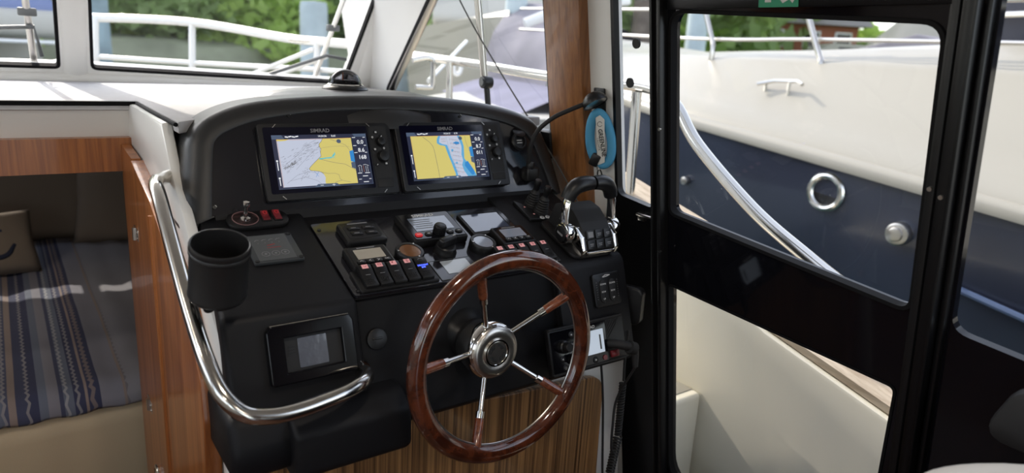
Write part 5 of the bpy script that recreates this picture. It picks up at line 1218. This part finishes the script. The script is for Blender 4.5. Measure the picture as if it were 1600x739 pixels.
BUSH = [(-4, 22.5, 1.3, 0, 'bush at the left end of the bank'), (0, 22.8, 1.4, 1, 'bright bush behind the mullion'), (3.6, 22.5, 1.4, 0, 'dark bush beside the blue grey piling'), (7, 22.6, 1.4, 1, 'bright bush behind the bow rail post'), (10.4, 22.5, 1.5, 0, 'dark bush left of the grey piling'), (14, 22.4, 1.4, 1, 'bright bush at the pillar end of the bank'), (17.4, 20.5, 1.4, 0, 'dark bush behind the cruiser'), (20.2, 17.8, 1.4, 1, 'bush above the covered boat'), (23.5, 19.6, 1.2, 0, 'dark bush left of the brown piling'), (33.5, 18.0, 1.6, 1, 'bright bush right behind the house'), (30.5, 12.6, 1.1, 0, 'dark bush right of the house')]
for x, y, s, k, lab in BUSH:
    o = D.objects.new('bush', ME_B[k]); COL.objects.link(o); o.matrix_world = T(x, y, -.6+.7*s) @ Matrix.Scale(s, 4); tag(o, lab, 'bush', 'bushes on the bank')
# shore house, tent, car, sheds
t = thing('shore_house', 'low brick red house with a grey roof on the shore beyond the neighbouring boat', 'house', T(28, 18.4, .15) @ Matrix.Rotation(R(-35), 4, 'Z'))
bm = nb(); box(bm, (0, 0, 1.0), (4.2, 3, 1.6)); obj('wall', bm, BRICK, t)
bm = nb(); prism(bm, [(-1.9, 1.7), (1.9, 1.7), (0, 3.3)], -2.5, 2.5, M=YZ); obj('roof', bm, ROOFG, t)
for x in (-1.3, .2, 1.5):
    bm = nb(); box(bm, (x, -1.52, 1.1), (.7, .06, .7), .02, mi=0); box(bm, (x, -1.56, 1.1), (.58, .02, .58), mi=1); obj('window', bm, [RWHITE, GLOSS], t)
t = thing('white_tent', 'white pointed tent on the shore at the right of the door pane', 'tent', T(20.5, 9.6, -.45) @ Matrix.Scale(1.3, 4))
bm = nb(); loft(bm, [[(1.1*a, 1.1*b_, .2), (1.1*a, 1.1*b_, .2)][0:1][0] for a, b_ in ()] or [[(1.1*math.cos(k*.785), 1.1*math.sin(k*.785), .1) for k in range(8)], [(1.05*math.cos(k*.785), 1.05*math.sin(k*.785), .9) for k in range(8)], [(.45*math.cos(k*.785), .45*math.sin(k*.785), 1.5) for k in range(8)], [(.03*math.cos(k*.785), .03*math.sin(k*.785), 2.1) for k in range(8)]], cap1=True); obj('canvas', bm, NWHITE, t)
for k in (0, 2, 4, 6):
    bm = nb(); cyl(bm, (1.08*math.cos(k*.785), 1.08*math.sin(k*.785), .5), .03, 1.0, seg=8); obj('tent_pole', bm, BRUSH, t)
t = thing('parked_car', 'small white car parked on the shore between house and tent', 'car', T(24.5, 13.6, -.35) @ Matrix.Rotation(R(-40), 4, 'Z'))
bm = nb(); prism(bm, rpoly([(-1.9, .25), (1.9, .25), (1.95, .7), (1.1, .85), (.6, 1.3), (-1.0, 1.32), (-1.7, .9), (-1.95, .75)], .12), -.8, .8, b=.06, M=Matrix(((1, 0, 0, 0), (0, 0, 1, 0), (0, 1, 0, 0), (0, 0, 0, 1)))); obj('body', bm, NWHITE, t)
bm = nb(); box(bm, (-.2, 0, 1.08), (1.3, 1.62, .28), .05); obj('side_windows', bm, GLOSS, t)
for x in (-1.2, 1.2):
    for y in (-.75, .75): bm = nb(); cyl(bm, (x, y, .28), .3, .2, axis='Y', seg=20, b=.03); obj('wheel', bm, BLKM, t)
t = thing('dark_awning', 'dark grey boat cover below the white tent', 'cover', T(9.5, 4.2, -1)); ti = T(-9.5, -4.2, 1)
bm = nb(); prism(bm, rpoly([(2.6, -.3), (3.2, .28), (4.4, .52), (5.2, .30), (5.6, -.3)], .1), 9.3, 11.5, b=.08, M=YZ); obj('canvas', bm, CANG, t, ti)
bm = nb(); hullmesh(bm, 5, 2.4, -2.3, -.4, -.3, T(10.4, 4.1, 0)); obj('hull', bm, NWHITE, t, ti)
